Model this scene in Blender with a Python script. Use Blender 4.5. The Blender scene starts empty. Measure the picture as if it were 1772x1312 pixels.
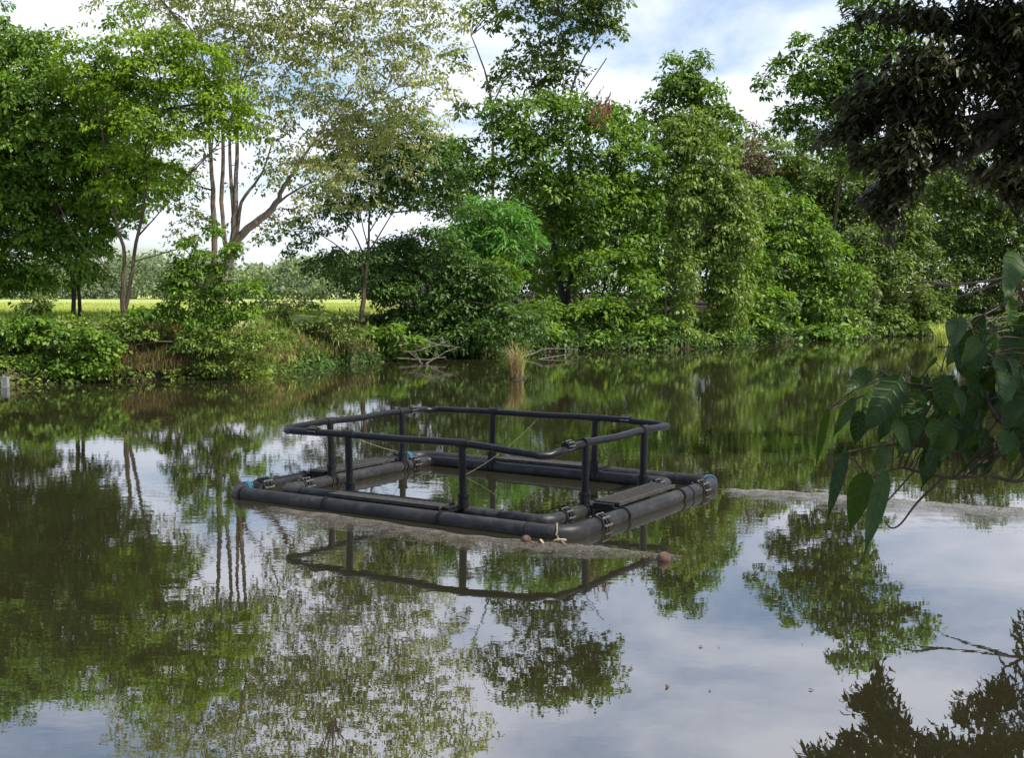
import bpy, math, random
import numpy as np
from mathutils import Vector
random.seed(7)
rng = np.random.default_rng(11)
R = math.radians
F, CX, CY, CH = 2050.0, 886.0, 656.0, 3.2
PITCH = math.atan(151.0 / F)
cp, sp = math.cos(PITCH), math.sin(PITCH)
SC = bpy.context.scene
COL = SC.collection

# ------------------------------------------------------------------ helpers
def at(u, v, Y):
    """world point seen at photo position (u, v) at ground distance Y"""
    x = (u - CX) / F; y = (CY - v) / F
    dx, dy, dz = x, cp + y * sp, -sp + y * cp
    t = Y / dy
    return np.array([dx * t, Y, CH + dz * t])

def on_water(u, v, z=0.0):
    x = (u - CX) / F; y = (CY - v) / F
    dx, dy, dz = x, cp + y * sp, -sp + y * cp
    t = (z - CH) / dz
    return np.array([dx * t, dy * t, z])

def tag(o, label=None, cat=None, group=None, kind=None):
    if label: o['label'] = label
    if cat: o['category'] = cat
    if group: o['group'] = group
    if kind: o['kind'] = kind
    return o

def empty(name, loc, label, cat, group=None):
    o = bpy.data.objects.new(name, None); COL.objects.link(o)
    o.location = [float(c) for c in loc]; o.empty_display_size = 0.2
    return tag(o, label, cat, group)

def link_mesh(name, me, mat, parent=None):
    o = bpy.data.objects.new(name, me); COL.objects.link(o)
    if mat: me.materials.append(mat)
    if parent:
        o.parent = parent
        # meshes are authored in world space: cancel the parent's location
        o.location = [-c for c in parent.location]
    return o

def np_mesh(name, verts, faces_flat, loop_tot, smooth=False):
    me = bpy.data.meshes.new(name)
    nv = len(verts); nf = len(loop_tot)
    me.vertices.add(nv); me.vertices.foreach_set('co', np.ascontiguousarray(verts, dtype=np.float32).ravel())
    me.loops.add(len(faces_flat)); me.loops.foreach_set('vertex_index', np.ascontiguousarray(faces_flat, dtype=np.int32))
    me.polygons.add(nf)
    ls = np.concatenate([[0], np.cumsum(loop_tot)[:-1]]).astype(np.int32)
    me.polygons.foreach_set('loop_start', ls)
    me.polygons.foreach_set('loop_total', np.ascontiguousarray(loop_tot, dtype=np.int32))
    if smooth: me.polygons.foreach_set('use_smooth', np.ones(nf, dtype=bool))
    me.update(calc_edges=True)
    return me

class MB:
    """collects tubes, rings, boxes; builds ONE mesh"""
    def __init__(s): s.v = []; s.f = []
    def add(s, vs, fs):
        b = len(s.v); s.v += [tuple(map(float, p)) for p in vs]; s.f += [tuple(b + i for i in q) for q in fs]
    def tube(s, pts, rad, n=8, closed=False, cap=True):
        pts = [Vector([float(c) for c in p]) for p in pts]; m = len(pts)
        rad = rad if hasattr(rad, '__len__') else [rad] * m
        vs = []; prev = None
        for i, p in enumerate(pts):
            a = pts[i - 1] if (i > 0 or closed) else p
            b = pts[(i + 1) % m] if (i < m - 1 or closed) else p
            t = (b - a).normalized()
            if prev is None:
                up = Vector((0, 0, 1)) if abs(t.z) < .9 else Vector((1, 0, 0))
                nrm = (up - t * up.dot(t)).normalized()
            else:
                nrm = (prev - t * prev.dot(t)).normalized()
            prev = nrm; bn = t.cross(nrm)
            for k in range(n):
                a_ = 2 * math.pi * k / n
                vs.append(p + (nrm * math.cos(a_) + bn * math.sin(a_)) * rad[i])
        fs = []
        for i in range(m if closed else m - 1):
            j = (i + 1) % m
            for k in range(n):
                l = (k + 1) % n
                fs.append((i * n + k, i * n + l, j * n + l, j * n + k))
        if cap and not closed:
            fs.append(tuple(range(n - 1, -1, -1))); fs.append(tuple((m - 1) * n + k for k in range(n)))
        s.add(vs, fs)
    def box(s, c, ax, ay, az):
        c, ax, ay, az = [Vector([float(q) for q in w]) for w in (c, ax, ay, az)]
        vs = [c + ax * i + ay * j + az * k for i in (-1, 1) for j in (-1, 1) for k in (-1, 1)]
        s.add(vs, [(0, 1, 3, 2), (4, 6, 7, 5), (0, 4, 5, 1), (2, 3, 7, 6), (0, 2, 6, 4), (1, 5, 7, 3)])
    def build(s, name, mat, parent=None, smooth=True, sharp=True):
        me = bpy.data.meshes.new(name); me.from_pydata(s.v, [], s.f)
        if smooth:
            me.polygons.foreach_set('use_smooth', np.ones(len(me.polygons), dtype=bool))
            if sharp and hasattr(me, 'set_sharp_from_angle'): me.set_sharp_from_angle(angle=R(45))
        me.update()
        return link_mesh(name, me, mat, parent)

def smooth_path(pts, k=4):
    """Catmull-Rom through pts"""
    P = [np.array(p, float) for p in pts]; out = []
    for i in range(len(P) - 1):
        a = P[i - 1] if i else 2 * P[0] - P[1]; b = P[i]; c = P[i + 1]
        d = P[i + 2] if i + 2 < len(P) else 2 * P[-1] - P[-2]
        for j in range(k):
            t = j / k
            out.append(.5 * ((2 * b) + (-a + c) * t + (2 * a - 5 * b + 4 * c - d) * t * t + (-a + 3 * b - 3 * c + d) * t ** 3))
    out.append(P[-1]); return out

# ------------------------------------------------------------------ materials
def new_mat(name):
    m = bpy.data.materials.new(name); m.use_nodes = True
    nt = m.node_tree; nt.nodes.clear()
    out = nt.nodes.new('ShaderNodeOutputMaterial')
    return m, nt, out
def N(nt, typ, **kw):
    n = nt.nodes.new(typ)
    for k, v in kw.items():
        if k in ('inputs',):
            for a, b in v.items(): n.inputs[a].default_value = b
        else: setattr(n, k, v)
    return n
def rgba(c): return (c[0], c[1], c[2], 1)

def leaf_mat(name, dark, light, trans=.35, rough=.5, tcol=None, spec=.28):
    m, nt, out = new_mat(name)
    L = nt.links.new
    at_ = N(nt, 'ShaderNodeAttribute', attribute_name='tint')
    mix = N(nt, 'ShaderNodeMix', data_type='RGBA')
    mix.inputs[6].default_value = rgba(dark); mix.inputs[7].default_value = rgba(light)
    L(at_.outputs['Fac'], mix.inputs[0])
    pr = N(nt, 'ShaderNodeBsdfPrincipled'); pr.inputs['Roughness'].default_value = rough
    pr.inputs['Specular IOR Level'].default_value = spec
    L(mix.outputs[2], pr.inputs['Base Color'])
    tr = N(nt, 'ShaderNodeBsdfTranslucent')
    g = N(nt, 'ShaderNodeMix', data_type='RGBA', blend_type='MULTIPLY'); g.inputs[0].default_value = 1
    L(mix.outputs[2], g.inputs[6]); g.inputs[7].default_value = rgba(tcol or (1.55, 1.7, .5))
    L(g.outputs[2], tr.inputs['Color'])
    ms = N(nt, 'ShaderNodeMixShader'); ms.inputs[0].default_value = trans
    L(pr.outputs[0], ms.inputs[1]); L(tr.outputs[0], ms.inputs[2]); L(ms.outputs[0], out.inputs['Surface'])
    return m

def noise_mat(name, c1, c2, scale=4, rough=.9, bump=.3, detail=6, stretch=(1, 1, 1), spec=.3, c3=None):
    m, nt, out = new_mat(name); L = nt.links.new
    tc = N(nt, 'ShaderNodeTexCoord'); mp = N(nt, 'ShaderNodeMapping'); mp.inputs['Scale'].default_value = stretch
    L(tc.outputs['Object'], mp.inputs[0])
    no = N(nt, 'ShaderNodeTexNoise'); no.inputs['Scale'].default_value = scale; no.inputs['Detail'].default_value = detail
    no.inputs['Roughness'].default_value = .65
    L(mp.outputs[0], no.inputs['Vector'])
    cr = N(nt, 'ShaderNodeValToRGB'); e = cr.color_ramp.elements
    e[0].position = .32; e[0].color = rgba(c1); e[1].position = .68; e[1].color = rgba(c2)
    if c3:
        x = cr.color_ramp.elements.new(.5); x.color = rgba(c3)
    L(no.outputs['Fac'], cr.inputs[0])
    pr = N(nt, 'ShaderNodeBsdfPrincipled'); pr.inputs['Roughness'].default_value = rough
    pr.inputs['Specular IOR Level'].default_value = spec
    L(cr.outputs[0], pr.inputs['Base Color'])
    bp = N(nt, 'ShaderNodeBump'); bp.inputs['Strength'].default_value = bump; bp.inputs['Distance'].default_value = .05
    L(no.outputs['Fac'], bp.inputs['Height']); L(bp.outputs[0], pr.inputs['Normal'])
    L(pr.outputs[0], out.inputs['Surface'])
    return m

M = {}
M['lime'] = leaf_mat('leaf_lime', (.070, .135, .010), (.25, .36, .028), .34)
M['green'] = leaf_mat('leaf_green', (.044, .092, .015), (.195, .315, .038), .32)
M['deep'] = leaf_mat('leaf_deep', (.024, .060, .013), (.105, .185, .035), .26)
M['olive'] = leaf_mat('leaf_olive', (.15, .16, .070), (.40, .41, .21), .45)
M['fern'] = leaf_mat('leaf_fern', (.06, .15, .03), (.16, .34, .06), .32)
M['vine'] = leaf_mat('leaf_vine', (.058, .100, .018), (.23, .31, .055), .28)
M['dull'] = leaf_mat('leaf_dull', (.050, .085, .018), (.185, .25, .055), .30)
M['far'] = leaf_mat('leaf_far', (.12, .17, .10), (.24, .29, .17), .3)  # pale for the distant woods, whose haze is put into the leaf colour
M['mango'] = leaf_mat('leaf_mango', (.024, .025, .012), (.078, .082, .036), .18, rough=.45, tcol=(1.5, 1.6, .5), spec=.25)
M['broad'] = leaf_mat('leaf_broad', (.010, .026, .012), (.030, .066, .028), .14, rough=.36)
def veined_leaf(name, dark, light):
    m, nt, out = new_mat(name); L = nt.links.new
    def A(n): return N(nt, 'ShaderNodeAttribute', attribute_name=n).outputs['Fac']
    def MA(op, a, b=None, c=None):
        q = N(nt, 'ShaderNodeMath', operation=op)
        for i, x in enumerate((a, b, c)):
            if x is None: continue
            if isinstance(x, (int, float)): q.inputs[i].default_value = x
            else: L(x, q.inputs[i])
        return q.outputs[0]
    along, across, tint = A('along'), A('across'), A('tint')
    ab = MA('ABSOLUTE', across)
    ph = MA('MULTIPLY', MA('SUBTRACT', along, MA('MULTIPLY', ab, .16)), 44.0)
    side_ = MA('POWER', MA('MULTIPLY_ADD', MA('SINE', ph), .5, .5), 6.0)
    mid = MA('SUBTRACT', 1.0, MA('MINIMUM', MA('MULTIPLY', ab, 14.0), 1.0))
    vein = MA('MAXIMUM', MA('MULTIPLY', side_, .45), mid)
    geo = N(nt, 'ShaderNodeNewGeometry'); no = N(nt, 'ShaderNodeTexNoise'); no.inputs['Scale'].default_value = 22; no.inputs['Detail'].default_value = 5; L(geo.outputs['Position'], no.inputs['Vector'])
    tm = MA('MULTIPLY_ADD', no.outputs['Fac'], .7, MA('MULTIPLY_ADD', tint, .8, -.3))
    mix = N(nt, 'ShaderNodeMix', data_type='RGBA'); mix.inputs[6].default_value = rgba(dark); mix.inputs[7].default_value = rgba(light); L(tm, mix.inputs[0])
    mv = N(nt, 'ShaderNodeMix', data_type='RGBA'); L(MA('MULTIPLY', vein, .5), mv.inputs[0]); L(mix.outputs[2], mv.inputs[6]); mv.inputs[7].default_value = (.09, .13, .05, 1)
    # a few browned blotches
    n3 = N(nt, 'ShaderNodeTexNoise'); n3.inputs['Scale'].default_value = 9; n3.inputs['Detail'].default_value = 6; L(geo.outputs['Position'], n3.inputs['Vector'])
    sp3 = N(nt, 'ShaderNodeMapRange'); sp3.inputs[1].default_value = .64; sp3.inputs[2].default_value = .70; L(n3.outputs['Fac'], sp3.inputs[0])
    mb_ = N(nt, 'ShaderNodeMix', data_type='RGBA'); L(sp3.outputs[0], mb_.inputs[0]); L(mv.outputs[2], mb_.inputs[6]); mb_.inputs[7].default_value = (.10, .085, .03, 1)
    pr = N(nt, 'ShaderNodeBsdfPrincipled'); pr.inputs['Roughness'].default_value = .46; pr.inputs['Specular IOR Level'].default_value = .24; L(mb_.outputs[2], pr.inputs['Base Color'])
    bp = N(nt, 'ShaderNodeBump'); bp.inputs['Strength'].default_value = .6; bp.inputs['Distance'].default_value = .006; bp.invert = True; L(vein, bp.inputs['Height']); L(bp.outputs[0], pr.inputs['Normal'])
    tr = N(nt, 'ShaderNodeBsdfTranslucent'); tm2 = N(nt, 'ShaderNodeMix', data_type='RGBA', blend_type='MULTIPLY'); tm2.inputs[0].default_value = 1; L(mb_.outputs[2], tm2.inputs[6]); tm2.inputs[7].default_value = (2.2, 2.4, .7, 1); L(tm2.outputs[2], tr.inputs['Color'])
    ms = N(nt, 'ShaderNodeMixShader'); ms.inputs[0].default_value = .22; L(pr.outputs[0], ms.inputs[1]); L(tr.outputs[0], ms.inputs[2]); L(ms.outputs[0], out.inputs['Surface'])
    return m
M['bough'] = veined_leaf('leaf_bough', (.016, .036, .009), (.056, .10, .025))
M['brown'] = leaf_mat('leaf_brown', (.10, .07, .04), (.20, .15, .09), .25, tcol=(1.3, 1.1, .7))
M['rust'] = leaf_mat('leaf_rust', (.16, .06, .03), (.38, .20, .11), .2, tcol=(1.3, 1.0, .7))
M['straw'] = leaf_mat('grass_straw', (.16, .12, .055), (.32, .25, .12), .3, tcol=(1.2, 1.05, .7), spec=.2)
M['grass'] = leaf_mat('grass_green', (.060, .12, .015), (.17, .25, .035), .4, spec=.2)
M['yellowgrass'] = leaf_mat('grass_yellow', (.24, .28, .08), (.46, .48, .17), .4, spec=.2)
M['bark'] = noise_mat('bark_brown', (.05, .035, .022), (.16, .12, .08), 5, stretch=(1, 1, .25), bump=.6)
M['barkpale'] = noise_mat('bark_pale', (.085, .065, .052), (.24, .185, .14), 5, stretch=(1, 1, .25), bump=.5)
M['barkdark'] = noise_mat('bark_dark', (.02, .016, .012), (.07, .055, .04), 6, stretch=(1, 1, .25), bump=.6)
M['twig'] = noise_mat('dead_wood', (.06, .05, .042), (.19, .16, .135), 8, bump=.4)

# ------------------------------------------------------------------ leaf geometry
def unit(a): return a / np.maximum(np.linalg.norm(a, axis=1, keepdims=True), 1e-9)

def leaf_quads(P, T, Nn, L, W, fold=.12):
    """kite leaves: base P, direction T, normal Nn, length L, width W (arrays)"""
    B = unit(np.cross(Nn, T)); Nn = np.cross(T, B)
    L = L[:, None]; W = W[:, None]
    mid = P + T * L * .45 + Nn * W * fold
    v = np.stack([P, mid + B * W * .5, P + T * L - Nn * L * .08, mid - B * W * .5], axis=1)
    return v.reshape(-1, 3)

def leaves_mesh(name, V, tint, mat, parent=None):
    nf = len(V) // 4
    me = np_mesh(name, V, np.arange(nf * 4), np.full(nf, 4))
    a = me.attributes.new('tint', 'FLOAT', 'FACE'); a.data.foreach_set('value', tint.astype(np.float32))
    return link_mesh(name, me, mat, parent)

def clump_leaves(C, Rc, out, n_each, L, asp=.5, flat=.45, up=.8, droop=.25, spread=1.0, bt=None):
    """leaves in flattened domed clumps. C centres, Rc radii, out outward unit dirs"""
    n = len(C); k = n_each
    idx = np.repeat(np.arange(n), k)
    m = len(idx)
    g = rng.normal(size=(m, 3)); g = unit(g) * (rng.random((m, 1)) ** .45)
    ax = unit(out[idx] * .5 + np.array([0, 0, up]) + rng.normal(size=(n, 3))[idx] * .25)
    # flatten along the axis
    al = np.sum(g * ax, axis=1, keepdims=True)
    g = g - ax * al * (1 - flat)
    rad = np.linalg.norm(g - ax * np.sum(g * ax, axis=1, keepdims=True), axis=1, keepdims=True)
    g = g - ax * (rad ** 2) * .35 * spread
    P = C[idx] + g * Rc[idx][:, None]
    T = unit(unit(g + 1e-6) * .9 + rng.normal(size=(m, 3)) * .45 - np.array([0, 0, droop]))
    Nn = unit(ax + rng.normal(size=(m, 3)) * .45)
    ll = L * rng.uniform(.5, 1.45, m)
    V = leaf_quads(P, T, Nn, ll, ll * asp * rng.uniform(.8, 1.2, m))
    ct = rng.random(n)
    if bt is not None: ct = ct * .6 + bt * .4
    tint = np.clip(ct[idx] * .65 + rng.random(m) * .45 - .05, 0, 1)
    return V, tint

def dist_of(v): return CH * F / (v - 505.0)
FB = [(-900, 700), (-600, 690), (-200, 675), (0, 667), (200, 660), (400, 654), (560, 633), (650, 626), (800, 614), (900, 609), (1000, 607),
      (1190, 604), (1240, 598), (1470, 584), (1620, 579), (1800, 573), (2100, 566)]
def blob_clumps(blobs, D, dens, rc, minr=.55, bias_up=.25):
    """blobs: (u, v, ru, rv, dD, k) in photo pixels -> clump centres"""
    Cs, Rs, Os = [], [], []
    for b in blobs:
        u, v, ru, rv = b[:4]; dD = b[4] if len(b) > 4 else 0; k = b[5] if len(b) > 5 else 1
        Y = D + dD
        if u > 640 and D > 54 and D < 97:      # low foliage leans out to the waterline
            sh = np.interp(u, [q[0] for q in FB], [dist_of(q[1]) for q in FB]) + 1.0 + max(0, dD) * .5
            wt = min(1, max(0, (v - 400) / 130)); Y = Y + (min(Y, sh) - Y) * wt
        c = at(u, v, Y); s = Y / F
        a, h = ru * s, rv * s; d = min((a + h) * .5, 4.5)
        n = max(4, int(DENS * dens * k * (a * h) / (rc * rc)))
        o = rng.normal(size=(n, 3)); o[:, 2] += bias_up; o = unit(o)
        rr = rng.uniform(minr, 1.0, (n, 1)) * (1 + .12 * rng.normal(size=(n, 1)))
        Cs.append(c + o * rr * np.array([a, d, h])); Os.append(o)
        Rs.append(rc * rng.uniform(.6, 1.35, n))
    return np.concatenate(Cs), np.concatenate(Rs), np.concatenate(Os)

ALL_TREES = []
DENS = 3.4
def tree(name, label, cat, base_uv, D, blobs, mat, leaf=.2, dens=1.0, rc=.55, n_each=45, asp=.5,
         trunk=None, bark='bark', group=None, limbs=True, ground=2.1, flat=.30, droop=.30, minr=.55, up=1.25,
         trunk_r=.16, twigs=True, crown_name='crown'):
    base = at(base_uv[0], base_uv[1], D); base[2] = ground
    t = empty(name, base, label, cat, group)
    if D > 46 and flat > .3 and leaf < .4: rc *= 1.22; n_each = int(n_each * 2.2)
    if D > 60 and mat in ('green', 'dull', 'vine', 'deep'): leaf *= 1.12; n_each = int(n_each * .84)
    C, Rr, O = blob_clumps(blobs, D, dens, rc, minr)
    C[:, 2] = np.maximum(C[:, 2], (.5 if D > 60 else .3) + .35 * rng.random(len(C)))
    V, tint = clump_leaves(C, Rr, O, n_each, leaf, asp, flat, up, droop)
    leaves_mesh(crown_name, V, tint, M[mat], t)
    mb = MB()
    if trunk:
        for path in trunk:
            pts = [at(p[0], p[1], D + (p[3] if len(p) > 3 else 0)) for p in path]
            rr = [p[2] * D / F * .60 for p in path]
            sm = smooth_path(pts, 3)
            rs = np.interp(np.linspace(0, len(pts) - 1, len(sm)), range(len(pts)), rr)
            sm = [q + np.array([random.uniform(-1, 1), random.uniform(-1, 1), 0]) * r * .35 for q, r in zip(sm, rs)]
            mb.tube(sm, list(rs), 7)
    else:
        top = C.mean(axis=0)
        pts = [base - [0, 0, .4], base * .6 + top * .4 + [0, 0, .2], top]
        sm = smooth_path(pts, 4)
        mb.tube(sm, list(np.linspace(trunk_r, trunk_r * .35, len(sm))), 7)
    if limbs:
        # limbs from the stems to some of the clumps
        stem = np.array([[v[0], v[1], v[2]] for v in mb.v])
        order = rng.permutation(len(C))[:min(len(C), 60 if twigs else 14)]
        hi = stem[stem[:, 2] > np.percentile(stem[:, 2], 35)]
        for i in order:
            c = C[i]
            below = hi[hi[:, 2] < c[2] + .3]
            if len(below) < 3: continue
            dd = np.linalg.norm(below - c, axis=1); s0 = below[np.argmin(dd)]
            ln = np.linalg.norm(c - s0)
            if ln > 5.5: continue
            mid = (s0 + c) / 2 + np.array([random.uniform(-.12, .12) * ln, random.uniform(-.12, .12) * ln, .06 * ln])
            r0 = min(.05, .012 + .008 * ln)
            sm = smooth_path([s0, mid, c], 3)
            mb.tube(sm, list(np.linspace(r0, .008, len(sm))), 4, cap=False)
    mb.build('trunk', M[bark], t)
    ALL_TREES.append(t)
    return t

# ------------------------------------------------------------------ terrain
far_pts = np.array([[(u - CX) / F * dist_of(v), dist_of(v)] for u, v in FB])
far_pts = np.concatenate([[[-400, 30], [-90, 32]], far_pts, [[75, 118], [400, 160]]])
near_pts = np.array([[-400, 2], [-20, 3.2], [0, 3.6], [3.2, 5.2], [6.3, 9.5], [9.5, 14], [14, 22], [30, 52], [46, 84], [62, 108], [75, 114], [400, 150]])
def densify(p, step=.6):
    o = []
    for a, b in zip(p[:-1], p[1:]):
        n = max(1, min(400, int(np.linalg.norm(b - a) / step)))
        o.append(a + (b - a) * np.linspace(0, 1, n, endpoint=False)[:, None])
    return np.concatenate(o)
FD, ND = densify(far_pts), densify(near_pts)
def wob(x, y, s, k):
    return (np.sin(x * s + k) * np.cos(y * s * 1.3 + k * 2) + .5 * np.sin(x * s * 2.3 + y * s * 1.7 + k))
def height(X, Y):
    X = np.asarray(X, float); Y = np.asarray(Y, float); sh = X.shape
    x = X.ravel(); y = Y.ravel()
    out = np.empty(len(x))
    for i in range(0, len(x), 4000):
        q = np.stack([x[i:i + 4000], y[i:i + 4000]], 1)
        df = np.sqrt(((q[:, None] - FD[None]) ** 2).sum(2).min(1)); dn = np.sqrt(((q[:, None] - ND[None]) ** 2).sum(2).min(1))
        landf = q[:, 1] > np.interp(q[:, 0], far_pts[:, 0], far_pts[:, 1])
        landn = q[:, 1] < np.interp(q[:, 0], near_pts[:, 0], near_pts[:, 1])
        hb = 2.05 + .0 * df
        # bank profile: undercut step then slope
        rise = np.clip(df / 2.6, 0, 1)
        hf = np.where(landf, .18 + (hb - .18) * (rise ** .8) + .10 * wob(q[:, 0], q[:, 1], .9, 1) * np.clip(df / 2, 0, 1) * np.clip(8 / (df + 8), 0, 1), -.25 - np.clip(df, 0, 4) * .35)
        hn = np.where(landn, .12 + 1.5 * np.clip(dn / 3.0, 0, 1) ** .8 + .05 * wob(q[:, 0], q[:, 1], 1.1, 2), -.2 - np.clip(dn, 0, 4) * .35)
        h = np.where(landf, hf, np.where(landn, hn, np.maximum(hf, hn)))
        out[i:i + 4000] = h
    return out.reshape(sh)
def axis(lo, hi, a, b, step, grow=1.18):
    c = list(np.arange(a, b, step)); s = step; x = b
    while x < hi: c.append(x); s *= grow; x += s
    c.append(hi); s = step; x = a - step; l = []
    while x > lo: l.append(x); s *= grow; x -= s
    l.append(lo); return np.array(sorted(l + c))
gx = axis(-1500, 1500, -32, 44, .55); gy = axis(-120, 2500, 0, 100, .55)
GX, GY = np.meshgrid(gx, gy); GZ = height(GX, GY)
nx, ny = len(gx), len(gy)
Vg = np.stack([GX.ravel(), GY.ravel(), GZ.ravel()], 1)
ii = (np.arange(ny - 1)[:, None] * nx + np.arange(nx - 1)[None]).ravel()
Fg = np.stack([ii, ii + 1, ii + nx + 1, ii + nx], 1).ravel()
me = np_mesh('ground', Vg, Fg, np.full(len(ii), 4), smooth=True)
# ground material: grass field on top, dark earth on the bank slope
m, nt, out = new_mat('field_and_bank'); L = nt.links.new
geo = N(nt, 'ShaderNodeNewGeometry'); sx = N(nt, 'ShaderNodeSeparateXYZ'); L(geo.outputs['Position'], sx.inputs[0])
n1 = N(nt, 'ShaderNodeTexNoise'); n1.inputs['Scale'].default_value = .25; n1.inputs['Detail'].default_value = 8; L(geo.outputs['Position'], n1.inputs['Vector'])
n2 = N(nt, 'ShaderNodeTexNoise'); n2.inputs['Scale'].default_value = 5; n2.inputs['Detail'].default_value = 6; L(geo.outputs['Position'], n2.inputs['Vector'])
cg = N(nt, 'ShaderNodeValToRGB'); e = cg.color_ramp.elements
e[0].position = .35; e[0].color = (.27, .32, .10, 1); e[1].position = .65; e[1].color = (.44, .47, .17, 1)
L(n1.outputs['Fac'], cg.inputs[0])
cs = N(nt, 'ShaderNodeValToRGB'); e = cs.color_ramp.elements
e[0].position = .3; e[0].color = (.022, .016, .010, 1); e[1].position = .7; e[1].color = (.085, .065, .040, 1)
L(n2.outputs['Fac'], cs.inputs[0])
ad = N(nt, 'ShaderNodeMath', operation='MULTIPLY_ADD'); L(n2.outputs['Fac'], ad.inputs[0]); ad.inputs[1].default_value = .5; L(sx.outputs['Z'], ad.inputs[2])
mr = N(nt, 'ShaderNodeMapRange'); mr.inputs[1].default_value = 1.9; mr.inputs[2].default_value = 2.3; L(ad.outputs[0], mr.inputs[0])
# the meadow ends at the edge of the wood (x > -0.10 y)
wd = N(nt, 'ShaderNodeMath', operation='MULTIPLY_ADD'); L(sx.outputs['Y'], wd.inputs[0]); wd.inputs[1].default_value = .105; L(sx.outputs['X'], wd.inputs[2])
wr = N(nt, 'ShaderNodeMapRange'); wr.inputs[1].default_value = -1; wr.inputs[2].default_value = 2; wr.inputs[3].default_value = 1; wr.inputs[4].default_value = 0; L(wd.outputs[0], wr.inputs[0])
mm = N(nt, 'ShaderNodeMath', operation='MULTIPLY'); L(mr.outputs[0], mm.inputs[0]); L(wr.outputs[0], mm.inputs[1]); mr = mm
mx = N(nt, 'ShaderNodeMix', data_type='RGBA'); L(mr.outputs[0], mx.inputs[0]); L(cs.outputs[0], mx.inputs[6]); L(cg.outputs[0], mx.inputs[7])
pr = N(nt, 'ShaderNodeBsdfPrincipled'); pr.inputs['Roughness'].default_value = .95; pr.inputs['Specular IOR Level'].default_value = .1
bp = N(nt, 'ShaderNodeBump'); bp.inputs['Strength'].default_value = .6; bp.inputs['Distance'].default_value = .1; L(n2.outputs['Fac'], bp.inputs['Height'])
L(bp.outputs[0], pr.inputs['Normal']); L(mx.outputs[2], pr.inputs['Base Color']); L(pr.outputs[0], out.inputs['Surface'])
tag(link_mesh('ground', me, m), kind='structure')

# ------------------------------------------------------------------ water
m, nt, out = new_mat('murky_water'); L = nt.links.new
geo = N(nt, 'ShaderNodeNewGeometry')
mp = N(nt, 'ShaderNodeMapping'); mp.inputs['Scale'].default_value = (1.0, 1.6, 1); L(geo.outputs['Position'], mp.inputs[0])
w1 = N(nt, 'ShaderNodeTexNoise'); w1.inputs['Scale'].default_value = 2.6; w1.inputs['Detail'].default_value = 3; w1.inputs['Roughness'].default_value = .5; L(mp.outputs[0], w1.inputs['Vector'])
w2 = N(nt, 'ShaderNodeTexNoise'); w2.inputs['Scale'].default_value = .35; w2.inputs['Detail'].default_value = 2; L(geo.outputs['Position'], w2.inputs['Vector'])
sx = N(nt, 'ShaderNodeSeparateXYZ'); L(geo.outputs['Position'], sx.inputs[0])
# breeze: the ripples fade out over the sheltered near-right water
br = N(nt, 'ShaderNodeMath', operation='MULTIPLY_ADD'); L(sx.outputs['X'], br.inputs[0]); br.inputs[1].default_value = -1.1; L(sx.outputs['Y'], br.inputs[2])
mr = N(nt, 'ShaderNodeMapRange'); mr.inputs[1].default_value = 6; mr.inputs[2].default_value = 19; mr.inputs[3].default_value = .05; mr.inputs[4].default_value = .24
L(br.outputs[0], mr.inputs[0])
ml = N(nt, 'ShaderNodeMath', operation='MULTIPLY'); L(w2.outputs['Fac'], ml.inputs[0]); L(mr.outputs[0], ml.inputs[1])
bp = N(nt, 'ShaderNodeBump'); bp.inputs['Distance'].default_value = .010; L(ml.outputs[0], bp.inputs['Strength']); L(w1.outputs['Fac'], bp.inputs['Height'])
pr = N(nt, 'ShaderNodeBsdfPrincipled'); pr.inputs['Base Color'].default_value = (.021, .0195, .009, 1); pr.inputs['Roughness'].default_value = .6
pr.inputs['Specular IOR Level'].default_value = 0
gl = N(nt, 'ShaderNodeBsdfGlossy'); gl.inputs['Color'].default_value = (.98, .955, .97, 1); gl.inputs['Roughness'].default_value = .004
L(bp.outputs[0], gl.inputs['Normal'])
fr = N(nt, 'ShaderNodeFresnel'); fr.inputs['IOR'].default_value = 1.33; L(bp.outputs[0], fr.inputs['Normal'])
ma = N(nt, 'ShaderNodeMath', operation='MULTIPLY_ADD', use_clamp=True); L(fr.outputs[0], ma.inputs[0]); ma.inputs[1].default_value = .50; ma.inputs[2].default_value = .35
ms = N(nt, 'ShaderNodeMixShader'); L(ma.outputs[0], ms.inputs[0]); L(pr.outputs[0], ms.inputs[1]); L(gl.outputs[0], ms.inputs[2]); L(ms.outputs[0], out.inputs['Surface'])
mb = MB(); mb.add([(-390, 0, 0), (390, 0, 0), (390, 170, 0), (-390, 170, 0)], [(0, 1, 2, 3)])
tag(mb.build('river_water', m, smooth=False), kind='structure')

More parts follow.
